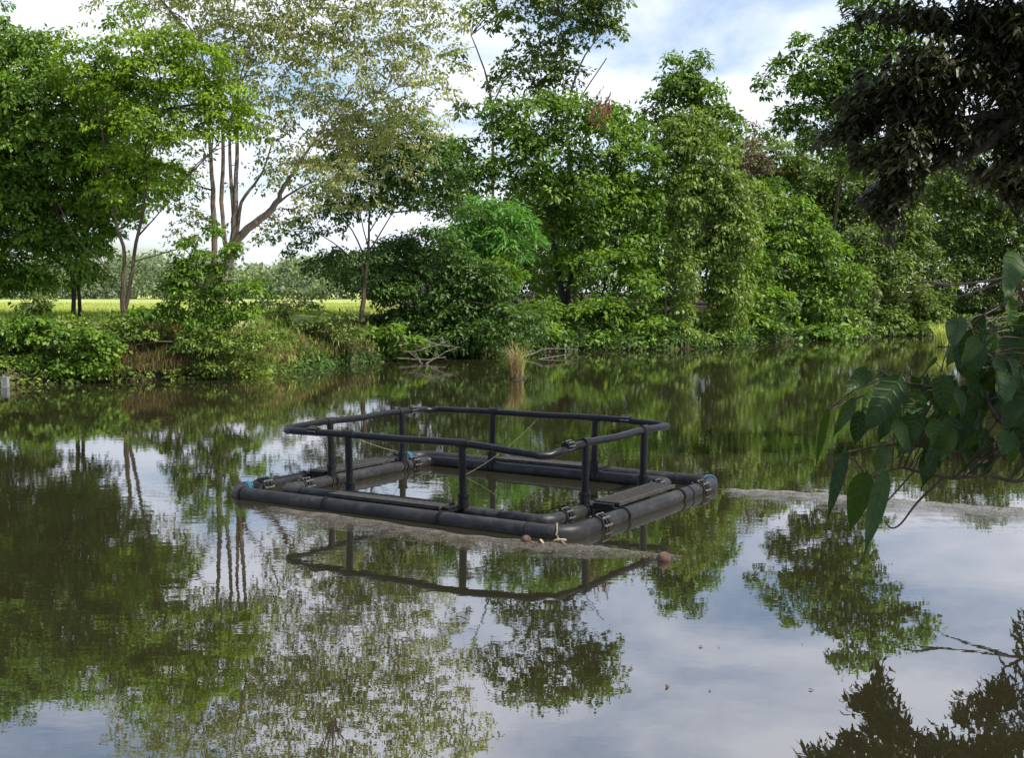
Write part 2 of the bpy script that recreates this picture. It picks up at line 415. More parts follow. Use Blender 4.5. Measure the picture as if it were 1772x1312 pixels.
# ------------------------------------------------------------------ the floating cage
cage_c = np.array([-.52, 18.86, 0]); TH = -.567
ca, sa = math.cos(TH), math.sin(TH)
def W(a, b, z): return np.array([cage_c[0] + ca * a - sa * b, cage_c[1] + sa * a + ca * b, z])
def ring(A, B, r, z, n=7, arc=6):
    pts = []
    for (sx_, sy_, a0) in ((1, 1, 0), (-1, 1, 90), (-1, -1, 180), (1, -1, 270)):
        for k in range(arc + 1):
            t = R(a0 + 90 * k / arc)
            pts.append(W(sx_ * (A - r) + r * math.cos(t), sy_ * (B - r) + r * math.sin(t), z))
    return pts
def pipe_mat(name, c1, c2, rough, dusty):
    m, nt, out = new_mat(name); L = nt.links.new
    tc = N(nt, 'ShaderNodeTexCoord'); no = N(nt, 'ShaderNodeTexNoise'); no.inputs['Scale'].default_value = 9; no.inputs['Detail'].default_value = 7; no.inputs['Roughness'].default_value = .7
    L(tc.outputs['Object'], no.inputs['Vector'])
    no2 = N(nt, 'ShaderNodeTexNoise'); no2.inputs['Scale'].default_value = 1.3; no2.inputs['Detail'].default_value = 4; L(tc.outputs['Object'], no2.inputs['Vector'])
    mu = N(nt, 'ShaderNodeMath', operation='MULTIPLY'); L(no.outputs['Fac'], mu.inputs[0]); L(no2.outputs['Fac'], mu.inputs[1])
    cr = N(nt, 'ShaderNodeValToRGB'); e = cr.color_ramp.elements; e[0].position = .15; e[0].color = rgba(c1); e[1].position = .40; e[1].color = rgba(c2)
    L(mu.outputs[0], cr.inputs[0])
    pr = N(nt, 'ShaderNodeBsdfPrincipled'); pr.inputs['Specular IOR Level'].default_value = .3
    ge = N(nt, 'ShaderNodeNewGeometry'); sz = N(nt, 'ShaderNodeSeparateXYZ'); L(ge.outputs['Position'], sz.inputs[0])
    jz = N(nt, 'ShaderNodeMath', operation='MULTIPLY_ADD'); L(no2.outputs['Fac'], jz.inputs[0]); jz.inputs[1].default_value = -.09; L(sz.outputs['Z'], jz.inputs[2])
    al_ = N(nt, 'ShaderNodeMapRange'); al_.inputs[1].default_value = -.005; al_.inputs[2].default_value = -.045; L(jz.outputs[0], al_.inputs[0])
    n4 = N(nt, 'ShaderNodeTexNoise'); n4.inputs['Scale'].default_value = 4.5; n4.inputs['Detail'].default_value = 9; n4.inputs['Roughness'].default_value = .7; L(ge.outputs['Position'], n4.inputs['Vector'])
    sm4 = N(nt, 'ShaderNodeMapRange'); sm4.inputs[1].default_value = .54; sm4.inputs[2].default_value = .70; sm4.inputs[4].default_value = .22 if dusty else .08; L(n4.outputs['Fac'], sm4.inputs[0])
    x1 = N(nt, 'ShaderNodeMix', data_type='RGBA'); L(sm4.outputs[0], x1.inputs[0]); L(cr.outputs[0], x1.inputs[6]); x1.inputs[7].default_value = (.13, .12, .10, 1)
    x2 = N(nt, 'ShaderNodeMix', data_type='RGBA'); L(al_.outputs[0], x2.inputs[0]); L(x1.outputs[2], x2.inputs[6]); x2.inputs[7].default_value = (.030, .028, .014, 1)
    L(x2.outputs[2], pr.inputs['Base Color'])
    rr = N(nt, 'ShaderNodeMapRange'); rr.inputs[3].default_value = rough - .08; rr.inputs[4].default_value = rough + .22; L(no.outputs['Fac'], rr.inputs[0]); L(rr.outputs[0], pr.inputs['Roughness'])
    bp = N(nt, 'ShaderNodeBump'); bp.inputs['Strength'].default_value = .12; bp.inputs['Distance'].default_value = .01; L(no.outputs['Fac'], bp.inputs['Height']); L(bp.outputs[0], pr.inputs['Normal'])
    L(pr.outputs[0], out.inputs['Surface']); return m
M['pipe'] = pipe_mat('float_pipe_plastic', (.007, .007, .009), (.032, .030, .029), .40, 1)
M['rail'] = pipe_mat('rail_plastic', (.003, .003, .004), (.010, .010, .012), .30, 0)
M['fitting'] = pipe_mat('black_fitting', (.003, .003, .004), (.012, .012, .012), .42, 0)
M['steel'] = noise_mat('bolt_steel', (.02, .02, .02), (.18, .17, .16), 40, rough=.5)
M['grating'] = noise_mat('walkway_plastic', (.020, .020, .020), (.075, .068, .058), 14, rough=.75, bump=.5)
M['bluerope'] = noise_mat('blue_rope', (.02, .12, .24), (.05, .22, .34), 60, rough=.7)
M['rope'] = noise_mat('tan_rope', (.14, .12, .07), (.30, .26, .18), 60, rough=.9)

cage = empty('fish_cage', W(0, 0, 0), 'floating square cage of black plastic pipes with a handrail, in the middle of the river', 'fish cage')
OA, OB, IA, IB = 3.04, 2.49, 2.43, 1.96
RA, RB, RZ = 2.45, 2.00, 1.065
zo, zi = .055, .075
mb = MB(); mb.tube(ring(OA, OB, .34, zo), .114, 16, closed=True); mb.build('outer_float_pipe', M['pipe'], cage)
mb = MB(); mb.tube(ring(IA, IB, .20, zi), .095, 16, closed=True); mb.build('inner_float_pipe', M['pipe'], cage)
def sagged(pts):
    o = []
    for i, p in enumerate(pts):
        q = pts[(i + 1) % len(pts)]; n_ = 14 if np.linalg.norm(q - p) > 1 else 1
        for j in range(n_):
            t = j / n_; w_ = p + (q - p) * t
            la = (w_[0] - cage_c[0]) * ca + (w_[1] - cage_c[1]) * sa; lb = -(w_[0] - cage_c[0]) * sa + (w_[1] - cage_c[1]) * ca
            dz = -.022 * (.5 + .5 * math.cos(la * 2.6)) * (abs(lb) > RB - .2) - .018 * (.5 + .5 * math.cos(lb * 3.6)) * (abs(la) > RA - .2) + .012 * math.sin(la * 1.7 + 1) - .045 * max(0, min(1, (la - 1.0) / 1.4)) * max(0, min(1, (-lb - .8) / 1.2))
            o.append(w_ + np.array([0, 0, dz]))
    return o
mb = MB(); mb.tube(sagged(ring(RA, RB, .30, RZ)), .055, 14, closed=True); mb.build('handrail', M['rail'], cage)
def fac(p, d, r0, n=16):
    """unit frame at p along d"""
    pass
def flange(p, d, r, name='flange_coupling', bolts=8, w=.03, k=1.35):
    """a pair of bolted backing rings on a pipe"""
    d = Vector([float(c) for c in d]).normalized(); p = Vector([float(c) for c in p])
    mb = MB()
    for o in (-1, 1):
        c = p + d * (o * w * .9)
        mb.tube([c - d * w * .55, c + d * w * .55], r * k, 16)
    mb.tube([p - d * w * 3.2, p + d * w * 3.2], r * 1.09, 16)
    f = mb.build(name, M['fitting'], cage)
    up = Vector((0, 0, 1)); s = d.cross(up).normalized(); mb = MB()
    for i in range(bolts):
        a = 2 * math.pi * i / bolts
        q = p + (s * math.cos(a) + up * math.sin(a)) * r * (k - .12)
        mb.tube([q - d * w * 2.6, q + d * w * 2.6], r * .11 + .004, 6)
    b = mb.build('bolt_set', M['steel'], None); b.parent = f; b.location = (0, 0, 0)
    return f
ax_a = W(1, 0, 0) - W(0, 0, 0); ax_b = W(0, 1, 0) - W(0, 0, 0)
# rail couplings (seen near each corner)
flange(W(-1.72, -RB, RZ), ax_a, .055); flange(W(RA, -1.42, RZ), ax_b, .055)
flange(W(1.60, RB, RZ), ax_a, .055); flange(W(-RA, 1.45, RZ), ax_b, .055)
# float couplings at the corners
flange(W(-OA, -1.75, zo), ax_b, .120, k=1.25, w=.04); flange(W(-IA, -1.42, zi), ax_b, .100, k=1.3, w=.035)
flange(W(OA, -1.60, zo), ax_b, .120, k=1.25, w=.04); flange(W(IA, -1.48, zi), ax_b, .100, k=1.3, w=.035)
flange(W(OA, 1.78, zo), ax_b, .120, k=1.25, w=.04); flange(W(IA, 1.5, zi), ax_b, .100, k=1.3, w=.035)
flange(W(-OA, 1.80, zo), ax_b, .120, k=1.25, w=.04); flange(W(-IA, 1.45, zi), ax_b, .100, k=1.3, w=.035)
# brackets joining the two rings (with feet for posts)
def side(s, t, off):
    """point on side s at parameter t along it; off: 0 inner ring, 1 outer"""
    A = IA + (OA - IA) * off; B = IB + (OB - IB) * off
    return {'n': (t, -B), 'f': (t, B), 'l': (-A, t), 'r': (A, t)}[s]
posts = {'n': (-1.42, .37), 'r': (-1.05, .42), 'f': (1.42, -.37), 'l': (.42, -.95)}
posts = {'n': POST_N, 'r': POST_R, 'f': POST_F, 'l': POST_L} if 'POST_N' in globals() else posts
def solve(u, v, s):
    """parameter along side s whose post base falls nearest photo column u"""
    best = None
    for t in np.linspace(-2.3, 2.3, 461):
        a, b = side(s, t, 0); p = W(a, b, .2)
        d = p - np.array([0, 0, CH]); zf = d[1] * cp - d[2] * sp
        e = abs(CX + F * d[0] / zf - u)
        if best is None or e < best[0]: best = (e, t)
    return best[1]
posts = {'n': (solve(606, 0, 'n'), solve(802, 0, 'n')), 'r': (solve(1012, 0, 'r'), solve(1112, 0, 'r')),
         'f': (solve(851, 0, 'f'), solve(1028, 0, 'f')), 'l': (solve(574, 0, 'l'), solve(697, 0, 'l'))}
for s, ts in posts.items():
    for t in ts:
        a, b = side(s, t, 0); a2, b2 = side(s, t, 1)
        al = ax_a if s in 'nf' else ax_b; pe = ax_b if s in 'nf' else ax_a
        # where the post meets the rail
        ra, rb = {'n': (t, -RB), 'f': (t, RB), 'l': (-RA, t), 'r': (RA, t)}[s]
        mb = MB(); mb.tube([W(a, b, .16), W(ra, rb, RZ - .02)], .055, 12)
        p_ = mb.build('post', M['rail'], cage)
        mb = MB(); mb.tube([W(a, b, .12), W(a, b, .34)], [.078, .074], 12); mb.tube([W(a, b, .30), W(a, b, .335)], .088, 12)
        mb.tube([W(a, b, .12), W(a, b, .17)], .105, 12)
        q = mb.build('post_collar', M['fitting'], None); q.parent = p_; q.location = (0, 0, 0)
        mb = MB(); mb.tube([W(ra, rb, RZ) - al * .085, W(ra, rb, RZ) + al * .085], .064, 14)
        q = mb.build('rail_tee', M['fitting'], None); q.parent = p_; q.location = (0, 0, 0)
        # bracket from inner to outer pipe
        mb = MB()
        for o in (-.05, .05):
            mb.tube([W(a, b, zi) + al * (o - .02), W(a, b, zi) + al * (o + .02)], .114, 14)
            mb.tube([W(a2, b2, zo) + al * (o * .3 - .008), W(a2, b2, zo) + al * (o * .3 + .008)], .131, 16)
        mb.tube([W(a, b, .14), W(a2, b2, .14)], .028, 8)
        mb.box((W(a, b, .185) + W(a2, b2, .185)) / 2, pe * .16, al * .03, (0, 0, .02))
        mb.build('ring_bracket', M['fitting'], cage)
    # walkway grating: slats between the two rings
    t0, t1 = ts; lo, hi = min(t0, t1) - .0, max(t0, t1) + .0
    if s == 'n': lo -= .05; hi -= .10
    elif s == 'r': lo += .10; hi += .1
    else: lo += .05; hi -= .05
    al = ax_a if s in 'nf' else ax_b; pe = ax_b if s in 'nf' else ax_a
    mb = MB(); zz = .195
    for o in (-.185, .185):
        a, b = side(s, (lo + hi) / 2, .5 + o / .6)
        mb.box(W(a, b, zz), al * ((hi - lo) / 2), pe * .018, (0, 0, .024))
    k = int((hi - lo) / .055)
    for i in range(k):
        a, b = side(s, lo + (i + .5) * (hi - lo) / k, .5)
        mb.box(W(a, b, zz + .006), al * .017, pe * .166, (0, 0, .014))
    for o in (-.1, 0, .1):
        a, b = side(s, (lo + hi) / 2, .5 + o / .6)
        mb.box(W(a, b, zz + .004), al * ((hi - lo) / 2), pe * .006, (0, 0, .013))
    mb.build('walkway_grating', M['grating'], cage, smooth=False)
# weld beads on the big pipes
for s, t, off in (('n', 2.45, 1), ('n', 1.7, 0), ('n', -2.0, 0), ('f', 2.3, 1), ('r', 1.3, 1), ('n', -2.75, 1)):
    a, b = side(s, t, off); al = ax_a if s in 'nf' else ax_b
    mb = MB(); mb.tube([W(a, b, zo if off else zi) - al * .009, W(a, b, zo if off else zi) + al * .009], .1235 if off else .1035, 16)
    mb.build('weld_seam', M['fitting'], cage)
# ropes
def coil(p, d, r, n, w, name, mat, rr=.008):
    d = Vector([float(c) for c in d]).normalized(); up = Vector((0, 0, 1)); s = d.cross(up).normalized(); p = Vector([float(c) for c in p])
    pts = [p + d * (w * (i / (n * 14) - .5) + random.uniform(-.006, .006)) + (s * math.cos(i / 14 * 2 * math.pi) + up * math.sin(i / 14 * 2 * math.pi)) * (r + rr * .6) for i in range(n * 14 + 1)]
    mb = MB(); mb.tube(pts, rr, 5); return mb.build(name, mat, cage)
def corner(sx_, sy_, A, B, r, deg, z):
    t = R(deg); return W(sx_ * (A - r) + r * math.cos(t), sy_ * (B - r) + r * math.sin(t), z)
coil(W(-OA, -2.12, zo), ax_b, .120, 3, .10, 'blue_rope', M['bluerope'], .011)
coil(W(-OA, 2.05, zo), ax_b, .120, 3, .10, 'blue_rope', M['bluerope'], .011)
coil(W(OA - .12, OB - .05, zo), ax_a - ax_b, .122, 2, .05, 'blue_rope', M['bluerope'], .010)
coil(corner(1, -1, OA, OB, .34, 300, zo), ax_a + ax_b * .6, .122, 1, .02, 'mooring_rope', M['rope'], .012)
def hang(p, q, sag, name='slack_rope', r=.0048):
    p, q = np.array(p), np.array(q)
    pts = [p + (q - p) * t - np.array([0, 0, sag * 4 * t * (1 - t)]) for t in np.linspace(0, 1, 14)]
    mb = MB(); mb.tube(pts, r, 5); mb.build(name, M['rope'], cage)
hang(W(-1.05, -RB, RZ), W(-OA + .1, 1.95, .18), .05)
hang(W(solve(935, 0, 'f'), RB, RZ), on_water(805, 822, .02), .10)
hang(corner(1, -1, OA, OB, .34, 300, .03) + np.array([0, -.13, .0]), corner(1, -1, OA, OB, .34, 300, .0) + np.array([.09, -.45, .005]), .0, 'rope_tail', .013)

# ------------------------------------------------------------------ trees
def dw(v): return dist_of(v)
BANKG = 'trees and shrubs along the far bank'
# far woods beyond the field (one mass)
def wood(name, u0, u1, D, prof, n, leaf, mat, depth=18, base_z=2.2):
    us = rng.uniform(u0, u1, n); d = D + rng.uniform(-depth / 2, depth / 2, n)
    tv = np.interp(us, [p[0] for p in prof], [p[1] for p in prof]) + 8 * np.sin(us * .045) + 6 * np.sin(us * .11) + 4 * np.sin(us * .31 + 1)
    X = (us - CX) / F * d; top = CH + (505 - tv) / F * d
    Z = base_z + (top - base_z) * rng.random(n) ** .7
    C = np.stack([X, d, Z], 1); out_ = unit(np.stack([rng.normal(size=n) * .4, -np.ones(n), rng.random(n)], 1))
    V, t = clump_leaves(C, rng.uniform(.8, 1.7, n), out_, 22, leaf, .6, .55)
    return leaves_mesh(name, V, t, M[mat])
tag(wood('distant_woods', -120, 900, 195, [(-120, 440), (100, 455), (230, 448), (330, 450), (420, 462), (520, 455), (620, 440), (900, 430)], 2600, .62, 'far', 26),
    'pale green wood in the distance along the far edge of the field', 'woods', kind='stuff')
tag(wood('forest', 760, 2050, 112, [(760, 430), (900, 330), (1050, 300), (1240, 330), (1300, 300), (1500, 270), (1800, 280), (2050, 300)], 4200, .42, 'deep', 22),
    'dark dense forest closing the view behind the right bank', 'forest', kind='stuff')

tree('broadleaf_tree', 'large dark leafy tree on two thin trunks at the left edge, bright only on top', 'tree', (128, 550), 47,
     [(20, 120, 90, 50), (80, 160, 110, 50, -1), (150, 200, 90, 50), (-60, 160, 120, 70), (60, 250, 120, 60, -1), (170, 290, 110, 50), (20, 340, 110, 60), (120, 380, 90, 50, 1),
      (200, 340, 70, 40), (60, 430, 90, 45), (-60, 300, 120, 120), (-80, 450, 90, 90), (150, 440, 55, 35), (60, 85, 50, 40), (-30, 60, 60, 60, 2), (260, 300, 70, 35, 1), (90, 300, 120, 60, 2), (60, 380, 110, 60, 2), (190, 380, 60, 40, 2), (30, 240, 80, 60, 2), (200, 240, 90, 50, 2), (20, 480, 70, 25, 1), (60, 488, 70, 16), (-40, 490, 70, 25), (150, 475, 35, 18), (-130, 200, 120, 200, 1)],
     'green', leaf=.19, dens=2.6, rc=.5, n_each=46, trunk=[[(128, 556, 7), (128, 500, 6), (118, 430, 5), (90, 330, 4), (60, 200, 3)], [(139, 556, 6, .3), (137, 500, 5), (150, 410, 4), (170, 300, 3), (150, 200, 2)],
     [(120, 470, 3), (60, 420, 2.5), (-10, 390, 2)]], bark='barkdark', group=BANKG)
tree('slender_tree', 'slim tree whose stems fork in a V from one base, with a yellow-green crown', 'tree', (215, 548), 44.5,
     [(215, 90, 75, 40), (270, 130, 90, 45), (330, 170, 80, 45), (400, 200, 60, 30), (250, 210, 100, 45), (180, 150, 80, 40), (330, 240, 80, 25), (420, 225, 45, 20), (200, 270, 60, 30), (290, 300, 55, 30),
      (110, 60, 40, 20, 1, .6), (230, 30, 60, 22, 1, .5), (190, 330, 40, 25), (300, 340, 50, 18, 0, .7), (150, 100, 60, 35), (350, 100, 60, 35), (300, 70, 60, 30), (380, 160, 55, 30), (230, 160, 80, 40), (120, 150, 70, 35, 1)],
     'lime', leaf=.17, dens=1.35, rc=.42, n_each=44, trunk=[[(214, 550, 8), (212, 500, 7), (216, 440, 5.5), (205, 400, 4.5), (192, 340, 3.5), (180, 250, 2.5), (170, 160, 1.5)], [(216, 548, 7, .2), (226, 490, 5.5), (236, 420, 5), (250, 350, 4), (252, 260, 3), (280, 160, 1.5)],
     [(210, 500, 3), (190, 470, 2.6), (160, 440, 2), (130, 410, 1.5), (100, 350, 1)], [(238, 410, 3), (265, 380, 2), (290, 350, 1.5), (310, 320, 1)], [(224, 455, 2.5), (270, 442, 2), (320, 432, 1.6), (345, 470, 1.2), (352, 495, 1)]],
     bark='bark', group=BANKG)
tree('tall_pale_tree', 'tall sparse tree with many upright pale brown stems and a thick limb reaching right', 'tree', (385, 520), 50,
     [(330, 40, 90, 60, 1), (430, 30, 110, 60), (540, 40, 110, 50), (640, 50, 90, 55, 1), (480, 120, 90, 60), (590, 130, 90, 50), (680, 150, 70, 55), (540, 210, 80, 45), (630, 200, 80, 50, 1), (460, 200, 50, 50, 0, .6),
      (730, 110, 50, 40, 0, .7), (500, 290, 60, 30, 0, .8), (580, 300, 60, 35), (470, 250, 40, 25, 0, .6), (540, 340, 35, 20, 0, .7), (400, 120, 70, 50, 1), (350, 110, 60, 40, 1), (420, -60, 160, 60), (600, -60, 150, 50, 1), (740, -20, 90, 45, 1, .8), (180, 20, 70, 30, 2, .4), (500, -140, 180, 60), (300, -20, 90, 50, 2), (350, 170, 80, 50, 2, .8), (560, 90, 90, 50, 1), (680, 90, 80, 40, 1), (760, 50, 60, 40, 1), (620, 260, 60, 35, 1), (520, 160, 70, 40, 1), (420, 190, 70, 40, 2, .7), (260, 10, 70, 40, 2), (400, 60, 100, 50, 1), (590, 200, 60, 50, 1, .8), (800, -40, 70, 40, 1), (330, -90, 150, 60, 1), (640, -130, 160, 60, 1), (220, -40, 80, 50, 2), (480, 70, 90, 40, 2), (700, 200, 50, 40, 1), (560, 20, 120, 40, 2), (720, 10, 90, 40, 0), (250, 90, 60, 60, 4), (560, 250, 60, 40, 2), (450, 310, 50, 40, 2, .6), (330, 330, 50, 50, 2, .6), (440, 395, 60, 26, 2, .6), (340, 390, 50, 34, 2, .6), (290, 340, 50, 34, 2, .8), (500, 380, 50, 24, 2, .6), (300, 420, 40, 20, 2, .5), (560, 340, 60, 40, 2, .6), (600, 330, 80, 50, 2, .6), (520, 300, 60, 40, 0, .6), (700, 260, 70, 50, 2, .7), (760, 190, 50, 60, 2, .7), (320, 400, 40, 30, 2, .3), (450, 230, 40, 40, 1, .6), (780, 120, 40, 50, 2, .6)],
     'olive', leaf=.17, dens=.95, rc=.40, n_each=22, trunk=[[(383, 522, 15), (388, 480, 13), (398, 440, 12), (404, 400, 9), (408, 330, 7), (410, 240, 5), (412, 130, 3), (400, 30, 2)], [(372, 518, 10, .4), (370, 450, 9), (371, 380, 8), (366, 300, 6), (360, 200, 4), (350, 90, 2)],
     [(396, 445, 8), (386, 400, 6), (384, 320, 6), (386, 240, 5), (380, 130, 3)], [(402, 440, 12), (420, 405, 12), (450, 380, 11), (478, 352, 9), (490, 325, 6), (520, 280, 4), (560, 220, 3), (610, 150, 2)], [(410, 410, 6), (418, 350, 5), (440, 320, 4), (455, 295, 3), (470, 250, 2)],
     [(404, 390, 5), (400, 300, 5), (398, 220, 4), (420, 120, 2), (450, 40, 1.5)], [(470, 360, 4), (510, 330, 3), (550, 310, 2)], [(500, 310, 3), (540, 250, 2.5), (620, 190, 2), (690, 150, 1.2)], [(412, 150, 2.5), (450, 90, 2), (510, 40, 1.5), (560, 0, 1.2)]],
     bark='barkpale', droop=.5, group=BANKG)
tree('young_tree', 'small dark-leaved tree with bare twigs fanned below its open crown, on the field edge', 'tree', (626, 552), 55,
     [(620, 230, 60, 35), (700, 230, 70, 40), (650, 290, 80, 35), (730, 290, 60, 35), (580, 350, 60, 25, 0, .7), (690, 340, 60, 30), (520, 385, 40, 18, 0, .6), (560, 400, 40, 14, 0, .5), (750, 250, 45, 35, 1), (780, 300, 40, 40, 1), (640, 350, 50, 20, 0, .6), (600, 440, 50, 18), (560, 460, 45, 22), (740, 340, 50, 30, 1), (620, 270, 70, 40, 0, .8), (560, 300, 60, 40, 1, .7), (700, 280, 70, 50, 1), (650, 330, 80, 30, 0, .8), (490, 400, 45, 16, 0, .7), (540, 430, 60, 14, 0, .7), (780, 360, 50, 30, 1), (590, 370, 60, 22, 0, .8)],
     'deep', leaf=.19, dens=1.35, rc=.42, n_each=34, trunk=[[(626, 556, 8), (630, 500, 6), (634, 460, 5), (638, 410, 3.5), (640, 350, 2.5), (650, 280, 1.5)], [(636, 440, 3), (660, 400, 2), (690, 350, 1.4)], [(634, 450, 3), (610, 400, 2), (580, 360, 1.4)], [(638, 430, 2), (625, 380, 1.6), (615, 310, 1)], [(632, 470, 2.5), (590, 430, 1.8), (545, 400, 1.2)],
     [(640, 400, 2), (665, 360, 1.6), (700, 320, 1)]], bark='bark', group=BANKG)
tree('dark_shrub', 'dense dark green shrub mass right of the field, beside the overhanging dead branches', 'shrub', (720, 600), 58,
     [(680, 440, 60, 35), (740, 430, 60, 40), (660, 490, 50, 40), (720, 500, 80, 50), (800, 480, 50, 45), (780, 540, 70, 40), (700, 560, 60, 30), (850, 500, 45, 45), (900, 560, 50, 40), (820, 580, 60, 28, -1), (740, 590, 60, 16, -1), (590, 475, 40, 30, 0, .6), (860, 560, 40, 40, -1)],
     'deep', leaf=.21, dens=2.5, rc=.5, n_each=40, ground=1.4, group=BANKG)
tree('bright_shrub', 'fresh green bush hanging to the waterline left of the yellow grass tuft', 'shrub', (800, 610), 60,
     [(770, 560, 40, 35), (815, 560, 45, 40), (850, 590, 35, 22), (790, 595, 40, 18), (860, 470, 35, 45), (840, 520, 40, 30)],
     'green', leaf=.22, dens=2.3, rc=.45, n_each=36, ground=.8, group=BANKG)
tree('feathery_tree', 'light green feathery-leaved tree standing out in front of the dark canopy', 'tree', (840, 590), 61,
     [(850, 370, 60, 30), (810, 400, 50, 30), (870, 410, 55, 32), (890, 450, 35, 25), (840, 445, 55, 30), (820, 350, 40, 20), (905, 390, 25, 30)],
     'fern', leaf=.42, asp=.22, dens=2.6, rc=.75, n_each=42, flat=.2, droop=.35, ground=1.2, up=1.4, group=BANKG)
tree('spreading_tree', 'biggest dense tree of the middle bank, bright above and deep dark below, over the water', 'tree', (980, 600), 69,
     [(930, 190, 70, 35), (1000, 200, 60, 40), (880, 240, 50, 40), (950, 260, 80, 45), (1040, 240, 50, 45), (1090, 280, 45, 40), (860, 300, 45, 35), (930, 330, 70, 40), (1020, 320, 80, 45), (1100, 350, 50, 45),
      (960, 390, 50, 40, 1), (1040, 390, 80, 45), (1110, 430, 45, 45), (1050, 460, 70, 40), (980, 450, 40, 30, 2, .7), (1100, 500, 50, 40), (1030, 540, 60, 35), (940, 570, 50, 30), (1010, 590, 60, 18, -1), (930, 540, 40, 30, 2), (1120, 560, 40, 30), (800, 330, 50, 45, 1), (790, 270, 40, 40, 1), (860, 195, 30, 20), (1110, 230, 35, 30, 2), (1130, 290, 30, 40), (1130, 390, 26, 40), (1140, 500, 40, 60, 8), (1110, 470, 40, 40, 6), (1060, 200, 40, 25, 2), (1090, 590, 60, 20, -1), (900, 590, 50, 20, -2), (920, 480, 60, 50, 7, .6)],
     'green', leaf=.27, dens=2.5, rc=.72, n_each=42, trunk=[[(985, 600, 10), (975, 520, 9), (960, 430, 7), (950, 360, 4), (945, 290, 2)], [(975, 540, 7), (1000, 440, 6), (1040, 360, 3), (1055, 310, 1.5)], [(1030, 600, 5, 1), (1040, 520, 4.5), (1060, 440, 3), (1080, 360, 2)]], ground=1.5, bark='barkdark', group=BANKG)
tree('emergent_tree', 'tall thin tree rising behind the middle canopy with open tiers of leaves against the sky', 'tree', (860, 560), 72,
     [(1010, 30, 60, 30), (1050, 50, 35, 30), (960, 60, 60, 25, 0, .8), (880, 110, 45, 20, 0, .8), (940, 120, 50, 20, 0, .8), (900, 40, 60, 25, 1, .6), (840, 20, 60, 20, 1, .6), (990, 100, 40, 22, 0, .7), (870, 150, 35, 22, 0, .7), (780, 100, 30, 18, 0, .6), (1020, -20, 60, 30), (930, -40, 90, 30, 0, .7), (800, 190, 35, 20, 0, .7), (980, -20, 90, 40), (1030, 10, 50, 40), (900, 0, 70, 30), (960, 150, 60, 25, 1), (920, 90, 60, 30, 1, .8)],
     'dull', leaf=.27, dens=1.3, rc=.62, n_each=38, trunk=[[(853, 560, 6), (853, 300, 4.5), (850, 180, 4), (838, 120, 2.5), (815, 60, 1.5)], [(985, 560, 6, 2), (985, 300, 4.5), (985, 180, 4), (1005, 110, 2.5), (1030, 70, 1.5)], [(985, 210, 3), (1010, 160, 2), (1050, 100, 1.5)], [(852, 180, 2.5), (880, 130, 2), (930, 80, 1.5), (970, 30, 1)]], bark='barkpale', group=BANKG)
tree('vine_draped_tree', 'tree wrapped in hanging yellow-green vines down to the water, a pale trunk showing', 'tree', (1186, 602), 70,
     [(1190, 215, 35, 30, 1), (1215, 225, 40, 30, 1), (1170, 240, 45, 40), (1220, 270, 55, 40), (1240, 330, 55, 45), (1200, 330, 45, 50, -1), (1260, 390, 50, 45), (1180, 400, 25, 60, -1), (1225, 430, 50, 45), (1190, 480, 20, 60, -1), (1250, 500, 36, 40), (1185, 560, 16, 40, -1), (1240, 560, 34, 25), (1160, 300, 30, 50), (1270, 330, 40, 40), (1280, 400, 40, 50), (1260, 450, 40, 50), (1270, 520, 40, 40), (1290, 350, 50, 40, 2), (1210, 590, 50, 14, -2), (1240, 560, 40, 30, 3), (1140, 590, 40, 15, -2)],
     'vine', leaf=.22, dens=2.5, rc=.52, n_each=38, trunk=[[(1187, 606, 9), (1186, 540, 8), (1184, 440, 8), (1182, 350, 6), (1184, 270, 3), (1188, 215, 2)], [(1150, 606, 5), (1152, 520, 4), (1160, 420, 3)]], ground=.8, bark='barkpale', droop=.8, group=BANKG)
tree('round_tree', 'rounded mid-green tree crown showing behind the vine-draped one', 'tree', (1190, 560), 80,
     [(1165, 105, 16, 20), (1208, 105, 18, 24), (1185, 140, 40, 22), (1140, 190, 35, 35), (1220, 170, 45, 35), (1250, 210, 35, 30), (1180, 150, 50, 30), (1255, 250, 30, 30), (1200, 220, 60, 40)],
     'green', leaf=.28, dens=2.3, rc=.68, n_each=38, ground=2.1, group=BANKG)
tree('bushy_tree', 'rounded bushy tree to the right of the vine-draped one, leaning over the river', 'tree', (1360, 590), 80,
     [(1320, 330, 40, 30), (1360, 370, 55, 40), (1300, 390, 55, 45), (1400, 410, 50, 40), (1340, 440, 70, 45), (1430, 450, 45, 40), (1290, 470, 50, 45), (1390, 490, 60, 45), (1320, 520, 60, 40), (1440, 520, 45, 40), (1400, 560, 60, 22), (1300, 560, 60, 24, -3), (1470, 480, 30, 30), (1380, 575, 80, 12, -2), (1270, 580, 40, 12, -3), (1450, 570, 50, 14, -1)],
     'green', leaf=.29, dens=2.5, rc=.72, n_each=40, ground=1.2, group=BANKG)
tree('pale_tree', 'paler green tree with small tufted leaves between the bushy tree and the shaded right bank', 'tree', (1540, 580), 90,
     [(1490, 420, 50, 30), (1550, 410, 45, 40), (1520, 460, 60, 40), (1590, 450, 45, 40), (1490, 500, 40, 40), (1560, 510, 60, 40), (1630, 490, 35, 35), (1610, 540, 40, 28), (1530, 555, 50, 22), (1590, 390, 25, 35), (1460, 555, 35, 25), (1500, 570, 50, 10, -3), (1600, 565, 60, 12, -3)],
     'dull', leaf=.3, dens=2.4, rc=.72, n_each=38, ground=1.2, group=BANKG)
